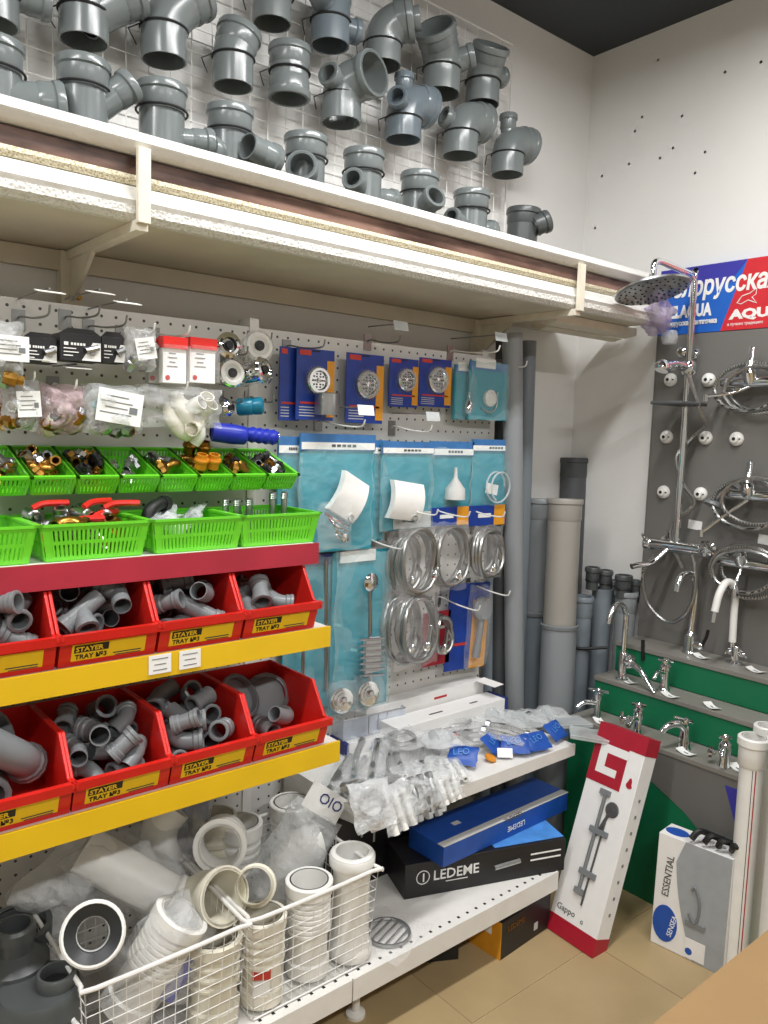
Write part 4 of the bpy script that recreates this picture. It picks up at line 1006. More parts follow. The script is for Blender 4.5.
# white long boxes at the back of the middle shelf
t, L = carton('faucet_box', 'long white box standing against the board behind the clear bags', (-1.04, -.165, SH3), (-.585, -.165, SH3), .048, .105, 'carton_white')
MB().box((L*.1, -.0006, .085), (.05, .0008, .006)).build('print', 'print_red', t)
t, L = carton('faucet_box', 'long white box with navy end, front one of the two', (-1.0, -.250, SH3), (-.572, -.250, SH3), .075, .068, 'carton_white')
MB().bb(L/2-.012, L/2+.001, -.0008, .076, -.0, .069).build('navy_end', 'navy', t)
for k, (x, ww) in enumerate(((-.05, .05), (.1, .03))): MB().box((x, .03, .0685), (ww, .006, .0008)).build('print', 'print', t)
MB().box((-.02, -.0006, .03), (.06, .0008, .006)).build('print', 'print', t)
tag(MB().box((-.60, -.20, SH3+.107), (.05, .07, .0012), rotm(4, 2, 10)).build('paper_slip', 'paper'), 'white paper slip lying on the long white boxes', 'paper')
# clear tray on a flat white box
A, B = onZ(345, 757, SH3), onZ(410, 741, SH3)
t, L = carton('flat_box', 'flat white box with blue corners under the clear tray', A, B, .12, .032, 'carton_white')
MB().bb(-L/2-.001, -L/2+.012, -.001, .121, 0, .033).build('navy_end', 'navy', t)
for x in (-.01, .05): MB().prism([(x-.02, 0), (x+.03, 0), (x+.02, .02), (x-.012, .02)], -.001, 0, Matrix(((1, 0, 0, 0), (0, 0, 1, 0), (0, 1, 0, .004), (0, 0, 0, 1)))).build('blue_print', 'carton_light', t)
text(t, 'LEDEME', 'print', (-.02, -.0008, .022), .012, ROT_Y)
Mb = WM(t)
c = thing('clear_tray', 'clear bluish acrylic soap tray holding bags on the middle shelf', 'tray', Mb @ V((0, .02, .0335)), Mb.to_3x3())
for (x0, x1, y0, y1, nm) in ((-.10, .10, 0, .003, 'wall'), (-.10, .10, .087, .09, 'wall'), (-.10, -.097, .003, .087, 'wall'), (.097, .10, .003, .087, 'wall')):
    MB().bb(x0, x1, y0, y1, .003, .055).build(nm, 'clear_blue', c)
MB().bb(-.10, .10, 0, .09, 0, .003).build('bottom', 'clear_blue', c)
MB().tube([(-.1, 0, .056), (.1, 0, .056), (.1, .09, .056), (-.1, .09, .056)], .002, 6, closed=True).build('rim', 'chrome_dull', c)
for k in range(3): MB().tube([(.03*k-.02, .0, .003), (.03*k-.02, .0, .055)], .0012, 5).build('rib', 'chrome_dull', c)
# bags with braided connectors on the middle shelf
def shelf_bag(label, p, w, h, rz, pitch_, seed, kind, film='film_mid', n=2):
    t = thing('connector_bag', label, 'bag', p, rotm(0, 0, rz) @ rotm(pitch_, 0, 0))
    lay = Matrix.Rotation(R(90), 4, 'X')
    MB().pillow(w, h, .03, 9, 9, .5, lay, seed).build('pouch', film, t)
    rd = random.Random(seed)
    if kind == 'hose':
        for k in range(n):
            x = (-.5+(k+.5)/n)*w*.8; pts = smooth_path([(x, -h*.4, 0), (x+rd.uniform(-.01, .01), 0, .004), (x, h*.38, 0)], 4)
            hb = MB().tube(pts, .0085, 8).build('hose', 'braid', t)
            for e, d in ((pts[0], -1), (pts[-1], 1)):
                MB().lathe([(.006, 0), (.0105, .002), (.0105, .014), (.006, .016)], TR(e, frame(V((0, d, 0)))), 6, caps=True).build('end_nut', 'chrome_dull', hb)
    elif kind == 'ring':
        MB().tube([V((math.cos(k*.35)*w*.3, math.sin(k*.35)*h*.28, .002*math.sin(k))) for k in range(36)], .006, 6).build('hose', 'braid', t)
    elif kind == 'white':
        for k in range(n):
            x = (-.5+(k+.5)/n)*w*.85
            MB().pipe([(x, -h*.52, 0), (x, h*.3, 0)], .0075, .003, 10).build('tube', 'white_plastic', t)
    elif kind == 'siphon':
        MB().lathe([(.01, -.03), (.03, -.02), (.03, .0), (.012, .012), (.012, .03)], TR((0, 0, 0), frame(V((1, .3, 0)))), 12, caps=True).build('siphon', 'glass_lid', t)
        MB().lathe([(.008, 0), (.014, .002), (.014, .02), (.008, .02)], TR((.03, .01, 0), frame(V((1, .3, 0)))), 10, caps=True).build('nut', 'chrome', t)
    return t
def s3(px, py, z): return onZ(px, py, SH3+z)
bagspec = [((347, 775), .016, .10, .19, -55, 6, 'hose', 'bag of braided connectors lying under the end of yellow shelf'),
           ((366, 760), .050, .10, .19, -45, 10, 'hose', 'bag of braided connectors on top by the flat white box'),
           ((392, 757), .020, .10, .18, -35, 4, 'hose', 'bag of braided connectors beside the flat white box'),
           ((428, 750), .020, .10, .18, -40, 4, 'hose', 'bag of two braided connectors in the middle of the heap'),
           ((386, 788), .004, .13, .15, -52, -24, 'white', 'bag of white tubes overhanging the shelf edge'),
           ((424, 772), .034, .13, .15, -45, -14, 'white', 'bag of white tubes resting on the heap front'),
           ((366, 786), .038, .13, .15, -60, -18, 'hose', 'silvery bag slumped over the shelf front'),
           ((402, 778), .044, .12, .14, -40, -16, 'ring', 'silvery bag of coiled connectors over the overhanging tubes'),
           ((446, 768), .016, .10, .13, -30, 0, 'white', 'bag of white tubes near the blue packets'),
           ((425, 728), .030, .15, .15, 10, 0, 'ring', 'bag with coiled braided hose behind the heap'),
           ((455, 720), .036, .15, .13, -20, 4, 'ring', 'bag with coiled braided hose below the navy box end'),
           ((402, 738), .055, .12, .12, -10, 5, 'ring', 'bag with coiled connectors in front of the clear tray'),
           ((440, 740), .05, .10, .10, -25, 0, 'siphon', 'bag with clear siphon on top of the heap'),
           ((490, 716), .026, .14, .13, 20, 0, 'siphon', 'bag with clear siphon at the back of the shelf'),
           ((478, 735), .022, .13, .13, -35, 0, 'ring', 'bag with small coiled hose behind the blue packets'),
           ((520, 720), .018, .14, .12, -10, 0, 'siphon', 'bag with clear siphon behind the row of blue packets'),
           ((547, 715), .018, .13, .11, -30, 0, 'siphon', 'bag with clear siphon at the far shelf corner'),
           ((505, 732), .040, .12, .12, 30, 6, 'hose', 'bag of connectors propped behind the blue packets')]
for i, ((px, py), z, w, h, rz, pt_, kind, lab) in enumerate(bagspec):
    shelf_bag(lab, s3(px, py, z), w, h, rz, pt_, 50+i, kind, 'film_thick' if kind in ('white', 'siphon') else 'film_mid', 2 if kind == 'hose' else 4)
for i, (px, py, rz, w, h, kind, lab) in enumerate(((372, 805, -8, .10, .10, 'ring', 'silvery bag hanging down in front of the shelf edge'), (398, 806, 10, .11, .10, 'white', 'bag of white tubes hanging lowest over the shelf edge'),
                                                   (424, 796, -5, .10, .085, 'hose', 'silvery connector bag draped over the shelf edge'), (448, 786, 6, .08, .07, 'white', 'small bag of white tubes at the end of the overhang'))):
    p = onY(px, py, -.512); shelf_bag(lab, p, w, h, rz, 62, 140+i, kind, 'film_thick', 3)
for i, ((px, py), rz, lab) in enumerate([((463, 755), -35, 'blue packet at the end next to the overhanging tubes'), ((493, 742), 40, 'blue packet standing highest in the row'), ((515, 744), -20, 'blue packet with white corner slip'),
                                         ((537, 741), 10, 'small blue packet squeezed between two others'), ((556, 730), 30, 'blue packet nearest the faucet display')]):
    t = thing('blue_packet', lab, 'packet', s3(px, py, .03), rotm(0, 0, rz-20) @ rotm(38, 0, 0), 'blue packets')
    MB().pillow(.075, .055, .012, 7, 6, .3, Matrix.Rotation(R(90), 4, 'X'), 80+i).build('pouch', 'carton_light' if i == 9 else 'carton_blue', t)
    text(t, 'LEO', 'carton_light', (-.024, -.008, .0085), .024, rotm(0, 0, 12))
    if i == 2: MB().box((-.03, -.03, .006), (.04, .025, .001), rotm(10, 0, 0)).build('white_slip', 'paper', t)
tag(MB().lathe([(.008, 0), (.016, .002), (.016, .006), (.006, .008)], TR(s3(490, 759, .006), rotm(20, 10, 0)), 10, caps=True).build('orange_cap', 'orange'), 'orange plastic nut lying by the blue packets', 'nut')
for i, (px, py, rz) in enumerate(((570, 722, 20), (590, 735, -10))):
    t = thing('clear_case', ['flat clear case at the corner of the middle shelf', 'flat clear case leaning on the lowest display step'][i], 'case', onZ(px, py, SH3+.02+.012*i), rotm(0, 4, rz-40))
    MB().box((0, 0, 0), (.11, .075, .012)).build('shell', 'glass_lid', t, bevel=.002)
    MB().box((.0, 0, .001), (.06, .05, .004)).build('insert', 'brass' if i else 'carton_grey', t)

# ------------------------------------------------------------------ cartons on the base shelf
A, B = onZ(404, 900, SHB), onZ(564, 870, SHB)
t, L = carton('shower_box', 'long black box with white lettering on the base shelf', A, B, .13, .088, 'carton_black')
text(t, 'LEDEME', 'paper', (-L/2+.075, -.0008, .038), .036, ROT_Y, bold=.0004)
mb = MB(); cc = V((-L/2+.048, -.0008, .05))
mb.tube([cc+V((.017*math.cos(k*.314), 0, .017*math.sin(k*.314))) for k in range(20)], .0013, 5, closed=True); mb.build('ring_emblem', 'paper', t)
text(t, '1', 'paper', cc+V((-.006, 0, -.011)), .03, ROT_Y, name='emblem_figure', bold=.0005)
MB().tube([(L*.04, -.002, .042), (L*.2, -.002, .05)], .006, 8).build('mixer_picture', 'chrome_dull', t)
MB().box((-L/2+.14, -.0008, .03), (.06, .0006, .002)).build('fine_print', 'paper', t)
for k in range(2): MB().box((L*.37, -.0008, .06-.016*k), (.09, .0006, .004)).build('fine_print', 'paper', t)
MB().bb(-L/2+.25, L/2, .01, .129, .0875, .0885).build('blue_lid_print', 'carton_light', t)
Mk = WM(t); ztop = SHB+.0885
A = onZ(443, 868, ztop+.001); B = onZ(567, 810, ztop+.001)
t, L = carton('shower_box', 'blue box with pale band stacked on the black one', A, B, .125, .052, 'carton_blue')
MB().bb(-L/2, L/2, -.0006, .022, .0515, .0528).build('pale_band', 'paper_grey', t)
text(t, 'LEDEME', 'print', (L*.02, .004, .0532), .02, rotm(0, 0, 180), align='CENTER')
text(t, 'LEDEME', 'paper', (L*.12, -.0012, .03), .02, ROT_Y @ Matrix.Rotation(math.pi, 3, 'Z'))
MB().bb(-L*.3, -L*.25, .06, .075, .0515, .0526).build('logo_patch', 'paper_grey', t)
A = Mk @ V((-.36, .15, 0)); A.z = SHB
t, L = carton('faucet_box', 'dark blue box with pale round print behind the black one', A, A+V((.22, .03, 0)), .06, .105, 'navy')
MB().lathe([(.04, 0), (.04, .0008)], TR((-.02, -.0002, .06), frame(V((0, -1, 0)))), 20, caps=True).build('round_print', 'paper_grey', t)
for k, (x, y, w, h) in enumerate(((-1.255, -.29, .20, .19), (-1.045, -.24, .22, .15))):
    t, L = carton('faucet_box', ['upright black box with white dashes behind the end wire basket', 'black box in the shade behind the stacked blue box'][k], (x, y, SHB), (x+w, y, SHB), .10, h, 'carton_black')
    for q in range(4): MB().box((-L*.35+L*.2*q, -.0006, h*(.62 if q % 2 else .75)), (.006, .0008, .03)).build('print', 'paper_grey', t)
# cartons on the floor below
A, B = onZ(500, 961, 0), onZ(549, 927, 0)
t, L = carton('small_box', 'small black box with orange end on the floor', A, B, .12, .098, 'carton_black')
MB().bb(-L/2-.0008, -L/2+.001, .0, .12, 0, .098).build('orange_end', 'pack_orange', t)
MB().bb(-L/2-.0014, -L/2, .03, .11, .055, .085).build('print_panel', 'paper', t)
text(t, 'LEDEME', 'brass', (-L*.38, -.0008, .066), .02, ROT_Y)
MB().box((L*.2, -.0006, .03), (.016, .0008, .02)).build('logo_patch', 'paper_grey', t)
A, B = onZ(405, 975, 0)+V((0, .04, 0)), onZ(470, 968, 0)+V((0, .04, 0))
t, L = carton('flat_box', 'flat plain black box pushed under the base shelf', A, B, .12, .095, 'carton_black')
MB().box((-L*.1, -.0006, .03), (.012, .0008, .012)).build('logo_patch', 'paper_grey', t)

# ------------------------------------------------------------------ leaning shower-rail box
A, B = onZ(546, 927, .002), onZ(592, 958, .002)
w0 = (B-A).length
t, L = carton('shower_rail_box', 'tall white box with dark red ends leaning on the display', A, B, .055, .56, 'carton_white', lean=19)
H = .56
MB().bb(-L/2-.0008, L/2+.0008, -.0008, .0558, 0, .045).build('red_base', 'crimson', t)
MB().bb(-L/2-.0008, L/2+.0008, -.0008, .0558, H-.045, H+.0008).build('red_top', 'crimson', t)
Mf = Matrix(((1, 0, 0, 0), (0, 0, 1, 0), (0, 1, 0, 0), (0, 0, 0, 1)))
def uv(u, v): return (-L/2+u*L, H-v)
MB().prism([uv(0, .155), uv(.70, .155), uv(.70, .04), uv(0, .04)], -.0012, 0, Mf).build('red_block', 'crimson', t)
MB().prism([uv(*q) for q in ((.14, .05), (.14, .128), (.56, .128), (.56, .108), (.30, .108), (.30, .072), (.72, .072), (.72, .05))], -.002, -.0012, Mf).build('letter_emblem', 'carton_white', t)
MB().prism([(L*.36+.010*math.sin(a*.52)*(.6 if math.cos(a*.52) > 0 else 1), H-.128+.010*math.cos(a*.52)*(1.8 if math.cos(a*.52) > 0 else 1)) for a in range(12)][::-1], -.0014, 0, Mf).build('drop_emblem', 'crimson', t)
pic = MB().tube([(-L*.05, -.004, .13), (-L*.02, -.004, .39)], .005, 8).build('rail_picture', 'pvc_small', t)
MB().tube([(L*.07, -.004, .10), (L*.11, -.004, .34)], .0025, 6).build('hose_picture', 'print', t)
for z, w in ((.13, .03), (.39, .03), (.29, .055), (.18, .05)): MB().box((-L*.03+(.01 if w > .04 else 0), -.005, z), (w, .008, .014)).build('clamp_picture', 'pvc_small', pic)
MB().lathe([(.02, 0), (.018, .004), (.001, .005)], TR((L*.17, -.002, .355), frame(V((0, -1, 0)))), 16).build('shower_head_picture', 'print', t)
MB().tube([(L*.15, -.003, .35), (0, -.004, .28)], .004, 6).build('hand_shower_picture', 'print', t)
text(t, 'Gappo', 'print', (-L*.4, -.0008, .062), .022, ROT_Y)
text(t, 'G', 'print', (L*.12, -.0008, .058), .012, ROT_Y)
for k in range(8): MB().box((L/2+.0006, .028, .4-.042*k), (.0008, .008, .008)).build('icon_print', 'pvc_small', t)

# ------------------------------------------------------------------ white and grey mixer box
A, B = onZ(650, 941, .001), onZ(712, 971, .001); B = A+(B-A).normalized()*.185
t, L = carton('mixer_box', 'white and grey mixer box with blue ovals standing on floor', A, B, .075, .295, 'carton_white', lean=2)
H = .295
arc = [(-L/2+L*(.26+.34*((1-k/10)**2)+.12*(max(0, k-8)/2)), H*k/10) for k in range(11)]
MB().prism([(L/2, 0)]+[(L/2, H)]+arc[::-1], -.0012, 0, Mf).build('grey_panel', 'carton_grey', t)
MB().prism([(-L*.315+.032*math.cos(a*.3142), .065+.048*math.sin(a*.3142)) for a in range(20)], -.0016, 0, Mf).build('blue_oval', 'carton_blue', t)
text(t, 'SENSEA', 'paper', (-L*.335+.022, -.002, .035), .018, ROT_Y @ Matrix.Rotation(R(78), 3, 'Z'))
text(t, 'ESSENTIAL', 'print', (-L*.30, -.001, .135), .026, ROT_Y @ Matrix.Rotation(R(86), 3, 'Z'), sx=.9)
MB().prism([(-L*.32+.03*math.cos(a*.3142), .035+.022*math.sin(a*.3142)) for a in range(20)], H, H+.0012).build('blue_oval', 'carton_blue', t)
MB().tube(smooth_path([(L*.0, -.004, .12), (L*.1, -.004, .10), (L*.14, -.004, .15), (L*.06, -.004, .19), (L*.02, -.004, .18)], 4), .003, 6).build('mixer_picture', 'pvc_small', t)
MB().box((L*.1, -.003, .095), (.05, .004, .012)).build('mixer_picture', 'pvc_small', t)
MB().box((L*.12, -.0014, .03), (.05, .001, .05)).build('white_patch', 'carton_white', t)
MB().lathe([(.009, 0), (.009, .001)], TR((L*.04, -.0014, .022), frame(V((0, -1, 0)))), 12, caps=True).build('seal', 'carton_blue', t)
t = thing('valve_cluster', 'black valve handles lying on the grey mixer box', 'valve', A+V((.04, -.11, .312)))
for k in range(4): MB().tube(smooth_path([(-.02+.01*k, -.03*k+.03, -.005), (.0, -.03*k+.02, .014), (.03, -.03*k+.0, .002)], 4), .008, 8).build('handle', 'black', t)

# ------------------------------------------------------------------ cardboard box near the aisle
A, B = onZ(652, 1024, .72), onZ(770, 928, .72)
u = (B-A).normalized(); A2 = A-u*.10; B2 = B+u*.18
n = V((u.y, -u.x, 0))
t = thing('cardboard_box', 'plain brown cardboard box standing at the edge of the aisle', 'box', V((A.x, A.y, 0))+n*.15)
q = [A2, B2, B2+n*.30, A2+n*.30]
MB().add([V((p.x, p.y, 0)) for p in q]+[V((p.x, p.y, .712)) for p in q], [(3, 2, 1, 0), (4, 5, 6, 7), (0, 1, 5, 4), (1, 2, 6, 5), (2, 3, 7, 6), (3, 0, 4, 7)]).build('carton', 'cardboard', t, world=True)
mid0, mid1 = [q[0]+n*.149, q[1]+n*.149], [q[0]+n*.151, q[1]+n*.151]
for (a0, a1, b0, b1) in ((q[0], q[1], mid0[1], mid0[0]), (mid1[0], mid1[1], q[2], q[3])):
    pts = [a0, a1, b0, b1]
    MB().add([V((p.x, p.y, .7125)) for p in pts]+[V((p.x, p.y, .72)) for p in pts], [(3, 2, 1, 0), (4, 5, 6, 7), (0, 1, 5, 4), (1, 2, 6, 5), (2, 3, 7, 6), (3, 0, 4, 7)]).build('flap', 'cardboard', t, world=True)
#PART7
# ------------------------------------------------------------------ wire baskets on the base shelf
def wire_basket(label, x0, x1, y0, y1, z0, z1, step=.022):
    """y0 = front (more negative), y1 = back"""
    t = thing('wire_basket', label, 'basket', ((x0+x1)/2, (y0+y1)/2, z0))
    e = .018
    MB().tube(smooth_path([(x0, y0+e, z1), (x0+e, y0, z1), (x1-e, y0, z1), (x1, y0+e, z1), (x1, y1-e, z1), (x1-e, y1, z1), (x0+e, y1, z1), (x0, y1-e, z1), (x0, y0+e, z1)], 3), .0042, 8).build('rim', 'wire_white', t, world=True)
    bx0, bx1, by0, by1 = x0+.012, x1-.012, y0+.012, y1-.012; zb = z0+.004
    def lerp(a, b_, f): return a+(b_-a)*f
    for nm, (P, Q, p, q) in {'front_mesh': ((x0, y0), (x1, y0), (bx0, by0), (bx1, by0)), 'back_mesh': ((x0, y1), (x1, y1), (bx0, by1), (bx1, by1)),
                             'side_mesh': ((x0, y0), (x0, y1), (bx0, by0), (bx0, by1)), 'end_mesh': ((x1, y0), (x1, y1), (bx1, by0), (bx1, by1))}.items():
        mb = MB(); P, Q, p, q = map(lambda a: V((a[0], a[1], 0)), (P, Q, p, q))
        n = max(3, int((Q-P).length/step))
        for k in range(n+1):
            a, b_ = P.lerp(Q, k/n), p.lerp(q, k/n); mb.tube([(a.x, a.y, z1), (b_.x, b_.y, zb)], .0009, 4)
        nz = max(3, int((z1-z0)/step))
        for k in range(nz):
            f = k/nz; a, b_ = p.lerp(P, f), q.lerp(Q, f); z = zb+(z1-zb)*f; mb.tube([(a.x, a.y, z), (b_.x, b_.y, z)], .0009 if k else .002, 4)
        mb.build(nm, 'wire_white', t, world=True)['kind'] = 'stuff'
    mb = MB(); n = int((x1-x0)/step)
    for k in range(n+1): x = lerp(bx0, bx1, k/n); mb.tube([(x, by0, zb), (x, by1, zb)], .0011, 4)
    n = int((y1-y0)/.05)
    for k in range(n+1): y = lerp(by0, by1, k/n); mb.tube([(bx0, y, zb), (bx1, y, zb)], .0016, 4)
    mb.build('floor_mesh', 'wire_white', t, world=True)['kind'] = 'stuff'
    return t
ZB = SHB
def fx(px, py, Y): return onY(px, py, Y).x
b3r = -1.300; b3l = fx(257, 918, -.555); b2r = b3l-.012; b2l = fx(88, 990, -.555); 
wire_basket('white wire basket at the end, holding corrugated connectors', b3l, b3r, -.54, -.20, ZB, ZB+.215)
wire_basket('white wire basket holding the black-ringed connector and bagged elbow', b2l, b2r, -.54, -.20, ZB, ZB+.215)
wire_basket('white wire basket holding the dark grey siphons', b2l-.30, b2l-.012, -.54, -.20, ZB, ZB+.16)
def corrug(label, p, d, L, r, m='white_plastic', nrib=5, flare=True, band=None, tilt=None):
    """corrugated toilet connector"""
    t = thing('toilet_connector', label, 'connector', p, frame(V(d)))
    prof = [(r, 0), (r*1.12, .002), (r*1.12, .03), (r, .034), (r, L*.45)]
    for k in range(nrib): z = L*.45+(L*.38)*k/nrib; prof += [(r*1.0, z), (r*1.13, z+L*.02), (r*1.13, z+L*.05), (r*1.0, z+L*.065)]
    prof += [(r*1.0, L*.86)]
    inner = [(r*.9, L), (r*.88, L*.5), (r*.9, 0)]
    MB().lathe(prof+([(r*1.0, L)] if flare else [])+inner, None, 26, loop=True).build('body', m, t)
    if flare: MB().lathe([(r, L*.86), (r*1.2, L*.87), (r*1.22, L*.99), (r*1.16, L), (r*.92, L), (r*.9, L*.87)], None, 26, loop=True).build('flange', m, t)
    if band: MB().lathe([(r*1.015, L*.16), (r*1.02, L*.17), (r*1.02, L*.32), (r*1.015, L*.33)], None, 26).build('sticker', band, t)
    return t
rr = .040
zc = ZB+.008
x = fx(262, 940, -.485); t = corrug('white corrugated connector with small red sticker in the end basket', (x, -.485, zc), (0, 0, 1), .175, rr, 'cream_plastic', 4)
a = math.atan2(CAM.y+.485, CAM.x-x)
MB().box((x+math.cos(a)*rr*1.03, -.485+math.sin(a)*rr*1.03, zc+.075), (.002, .036, .022), Matrix.Rotation(a, 3, 'Z')).build('red_sticker', 'pack_red', t, world=True)
MB().box((x+math.cos(a)*rr*1.03, -.485+math.sin(a)*rr*1.03, zc+.045), (.002, .034, .03), Matrix.Rotation(a, 3, 'Z')).build('white_sticker', 'paper', t, world=True)
x = fx(308, 930, -.475); corrug('white ribbed connector in the middle of the end basket', (x, -.475, zc), (0, 0, 1), .20, rr*1.02, 'white_plastic', 7)
x = fx(351, 900, -.485)
t = thing('pan_pipe', 'smooth white pan pipe standing at the end of the end basket', 'pipe', (x, -.485, zc))
MB().lathe([(.045, 0), (.048, .004), (.048, .022), (.042, .034), (.040, .05), (.040, .19), (.046, .20), (.047, .228), (.043, .231), (.036, .231), (.036, .0)], None, 28, loop=True).build('body', 'white_plastic', t)
MB().lathe([(.0475, .203), (.0495, .206), (.0495, .224), (.0475, .227)], None, 28).build('lip', 'white_plastic', t)
# ring, cut ring, bagged elbow in and behind the end basket
corrug('white threaded ring facing outward behind the end basket rim', onY(222, 850, -.36)+V((.03, .05, -.005)), (-.55, -.8, .25), .07, .045, 'white_plastic', 2)
corrug('cut white sleeve resting on the end basket rim', onY(262, 885, -.46)+V((0, .02, -.01)), (-.5, -.7, .5), .08, .036, 'ivory', 1, flare=False)
t = thing('elbow_bag', 'plump clear bag with printed flap over a white elbow', 'bag', onY(290, 860, -.36), rotm(0, 38, 0) @ rotm(0, 0, -15))
MB().pipe(smooth_path([(0, 0, -.09), (0, 0, -.02), (.01, 0, .03), (.04, 0, .06)], 5), .042, .004, 20).build('elbow', 'white_plastic', t)
MB().pillow(.14, .24, .12, 10, 12, .3, None, 91).build('pouch', 'film_thick', t)
fl_ = MB().box((.0, -.01, .14), (.10, .003, .06)).build('flap', 'paper', t)
text(t, 'OIO', 'navy', (-.02, -.0125, .135), .034, ROT_Y)
for i, (px, py, Y, r, lab) in enumerate([(240, 822, -.25, .042, 'white corrugated connector upright behind the threaded ring'), (292, 802, -.22, .045, 'white threaded socket behind the bagged elbow'), (215, 815, -.22, .04, 'ivory corrugated connector at the back under the yellow shelf')]):
    p = onY(px, py, Y); corrug(lab, (p.x, Y, ZB+.002), (0, 0, 1), max(.16, p.z-ZB), r, 'ivory' if i == 2 else 'white_plastic', 5)
# middle basket
c = onY(93, 934, -.50)
t = thing('toilet_connector', 'white connector with wide black rubber ring facing outward', 'connector', c, frame(V((-.30, -.85, .55))) @ Matrix.Scale(.80, 3))
MB().lathe([(.034, -.20), (.036, -.20), (.040, -.06), (.062, -.03), (.066, -.004), (.062, 0), (.058, 0), (.056, -.01), (.056, -.03), (.034, -.06)], None, 30, loop=True).build('body', 'white_plastic', t)
MB().lathe([(.057, -.004), (.057, -.001), (.036, -.012), (.034, -.03), (.036, -.032), (.040, -.016)], None, 30, loop=True).build('rubber_ring', 'black_ring', t)
MB().lathe([(.0335, -.05), (.034, -.03), (.032, -.03), (.032, -.15)], None, 24, loop=True).build('inner_sleeve', 'paper_grey', t)
t = corrug('clear-wrapped corrugated connector slanting out of the middle basket', onY(128, 1000, -.45)+V((-.0, .02, -.03)), (.55, -.25, 1), .20, .044, 'white_plastic', 7)
MB().pillow(.12, .25, .11, 9, 11, .3, TR((0, 0, .10)), 92).build('film_wrap', 'film_mid', t)
t = thing('pan_elbow', 'ivory elbow with round mouth lying on the middle basket', 'elbow', onY(208, 895, -.42), rotm(0, -20, -12))
P = smooth_path([(-.10, .06, -.02), (-.04, .02, -.01), (.0, 0, 0), (.025, -.05, .012)], 5)
MB().pipe(P, [.046]*(len(P)-4)+[.048, .05, .052, .052], .005, 26).build('body', 'ivory', t)
MB().lathe([(.052, -.012), (.055, -.010), (.055, .0), (.048, .0)], TR(P[-1], frame(P[-1]-P[-2])), 26).build('lip', 'ivory', t)
x = fx(215, 985, -.48); corrug('ivory ribbed connector upright at the corner of the middle basket', (x, -.475, zc), (0, 0, 1), .165, .044, 'ivory', 3)
t = thing('wrapped_pipe', 'white pipe in crinkled clear wrap behind the black-ringed connector', 'pipe', onY(146, 886, -.34), frame(V((.6, -.5, -.45))))
MB().pipe([(0, 0, -.14), (0, 0, .08)], .045, .004, 24).build('body', 'white_plastic', t)
MB().lathe([(.046, .05), (.052, .055), (.052, .08), (.046, .082)], None, 24).build('collar', 'white_plastic', t)
MB().pillow(.13, .26, .12, 9, 11, .35, TR((0, 0, -.03)), 93).build('film_wrap', 'film_mid', t)
t = thing('blue_print_bag', 'clear bag with blue print in the middle basket', 'bag', onY(180, 960, -.46), rotm(0, 20, -20))
MB().pillow(.09, .17, .04, 8, 9, .4, None, 94).build('pouch', 'film_mid', t)
MB().box((.0, -.005, -.02), (.05, .004, .11), rotm(0, 12, 0)).build('blue_insert', 'blue_plastic', t)
t = thing('film_bag', 'crumpled clear bag in the back corner behind the grey siphons', 'bag', onY(72, 882, -.25), rotm(0, -30, 0))
MB().pillow(.20, .16, .11, 10, 9, .4, None, 95).build('pouch', 'film_thick', t)
MB().box((.02, .0, -.01), (.10, .04, .06)).build('insert', 'paper_grey', t)
t = thing('film_bag', 'clear bag with dark blue lining below the yellow shelf', 'bag', onY(185, 832, -.19), rotm(0, 10, 0))
MB().pillow(.12, .16, .09, 10, 9, .4, None, 96).build('pouch', 'film_thick', t)
MB().pillow(.07, .13, .05, 7, 8, .3, TR((.03, .02, .0)), 97).build('lining', 'navy', t)
t = thing('elbow_bag', 'white elbow in clear film in front of the blue-lined bag', 'bag', onY(160, 848, -.24), rotm(10, -25, 0))
MB().pipe(smooth_path([(0, 0, -.07), (0, 0, 0), (.02, 0, .05), (.06, 0, .07)], 5), .038, .004, 20).build('elbow', 'white_plastic', t)
MB().pillow(.12, .18, .10, 9, 9, .35, TR((.01, 0, 0)), 98).build('pouch', 'film_mid', t)
# dark grey siphons at the far end
p = onY(40, 985, -.46)
t = thing('floor_drain', 'dark grey drum trap with round hole on top', 'drain', (p.x, -.46, p.z-.125))
MB().lathe([(.0, 0), (.062, 0), (.068, .01), (.068, .115), (.062, .125), (.0, .125)], None, 30).build('drum', 'pvc_dark', t)
MB().lathe([(.024, 0), (.032, .0), (.032, .018), (.029, .022), (.025, .022), (.022, .004)], TR((.022, -.012, .124)), 22, loop=True).build('neck', 'pvc_dark', t)
MB().lathe([(.0235, 0), (.0005, 0)], TR((.022, -.012, .127)), 22).build('hole', 'black', t)
p = onY(18, 930, -.40)
t = thing('floor_drain', 'dark grey siphon body with open cup behind the drum trap', 'drain', (p.x, -.38, p.z-.215))
MB().lathe([(.0, 0), (.05, 0), (.055, .01), (.055, .15), (.03, .17), (.03, .19), (.034, .192), (.034, .21), (.030, .215), (.026, .215), (.026, .16)], None, 26).build('body', 'pvc_dark', t)
MB().pipe(smooth_path([(-.03, 0, .12), (-.09, 0, .13), (-.12, 0, .17), (-.12, 0, .23)], 5), .032, .004, 20).build('side_pipe', 'pvc_dark', t)
p = onY(5, 880, -.34)
t = thing('floor_drain', 'large dark grey siphon bend at the back', 'drain', (p.x, -.28, ZB+.005))
MB().pipe(smooth_path([(-.08, 0, .05), (0, 0, .06), (.03, -.02, .13), (.03, -.03, .22)], 6), .05, .005, 24).build('body', 'pvc_dark', t)
MB().lathe([(.05, -.03), (.056, -.028), (.056, 0), (.046, 0)], TR((.03, -.03, .225), frame(V((0, -.1, 1)))), 24).build('collar', 'pvc_dark', t)
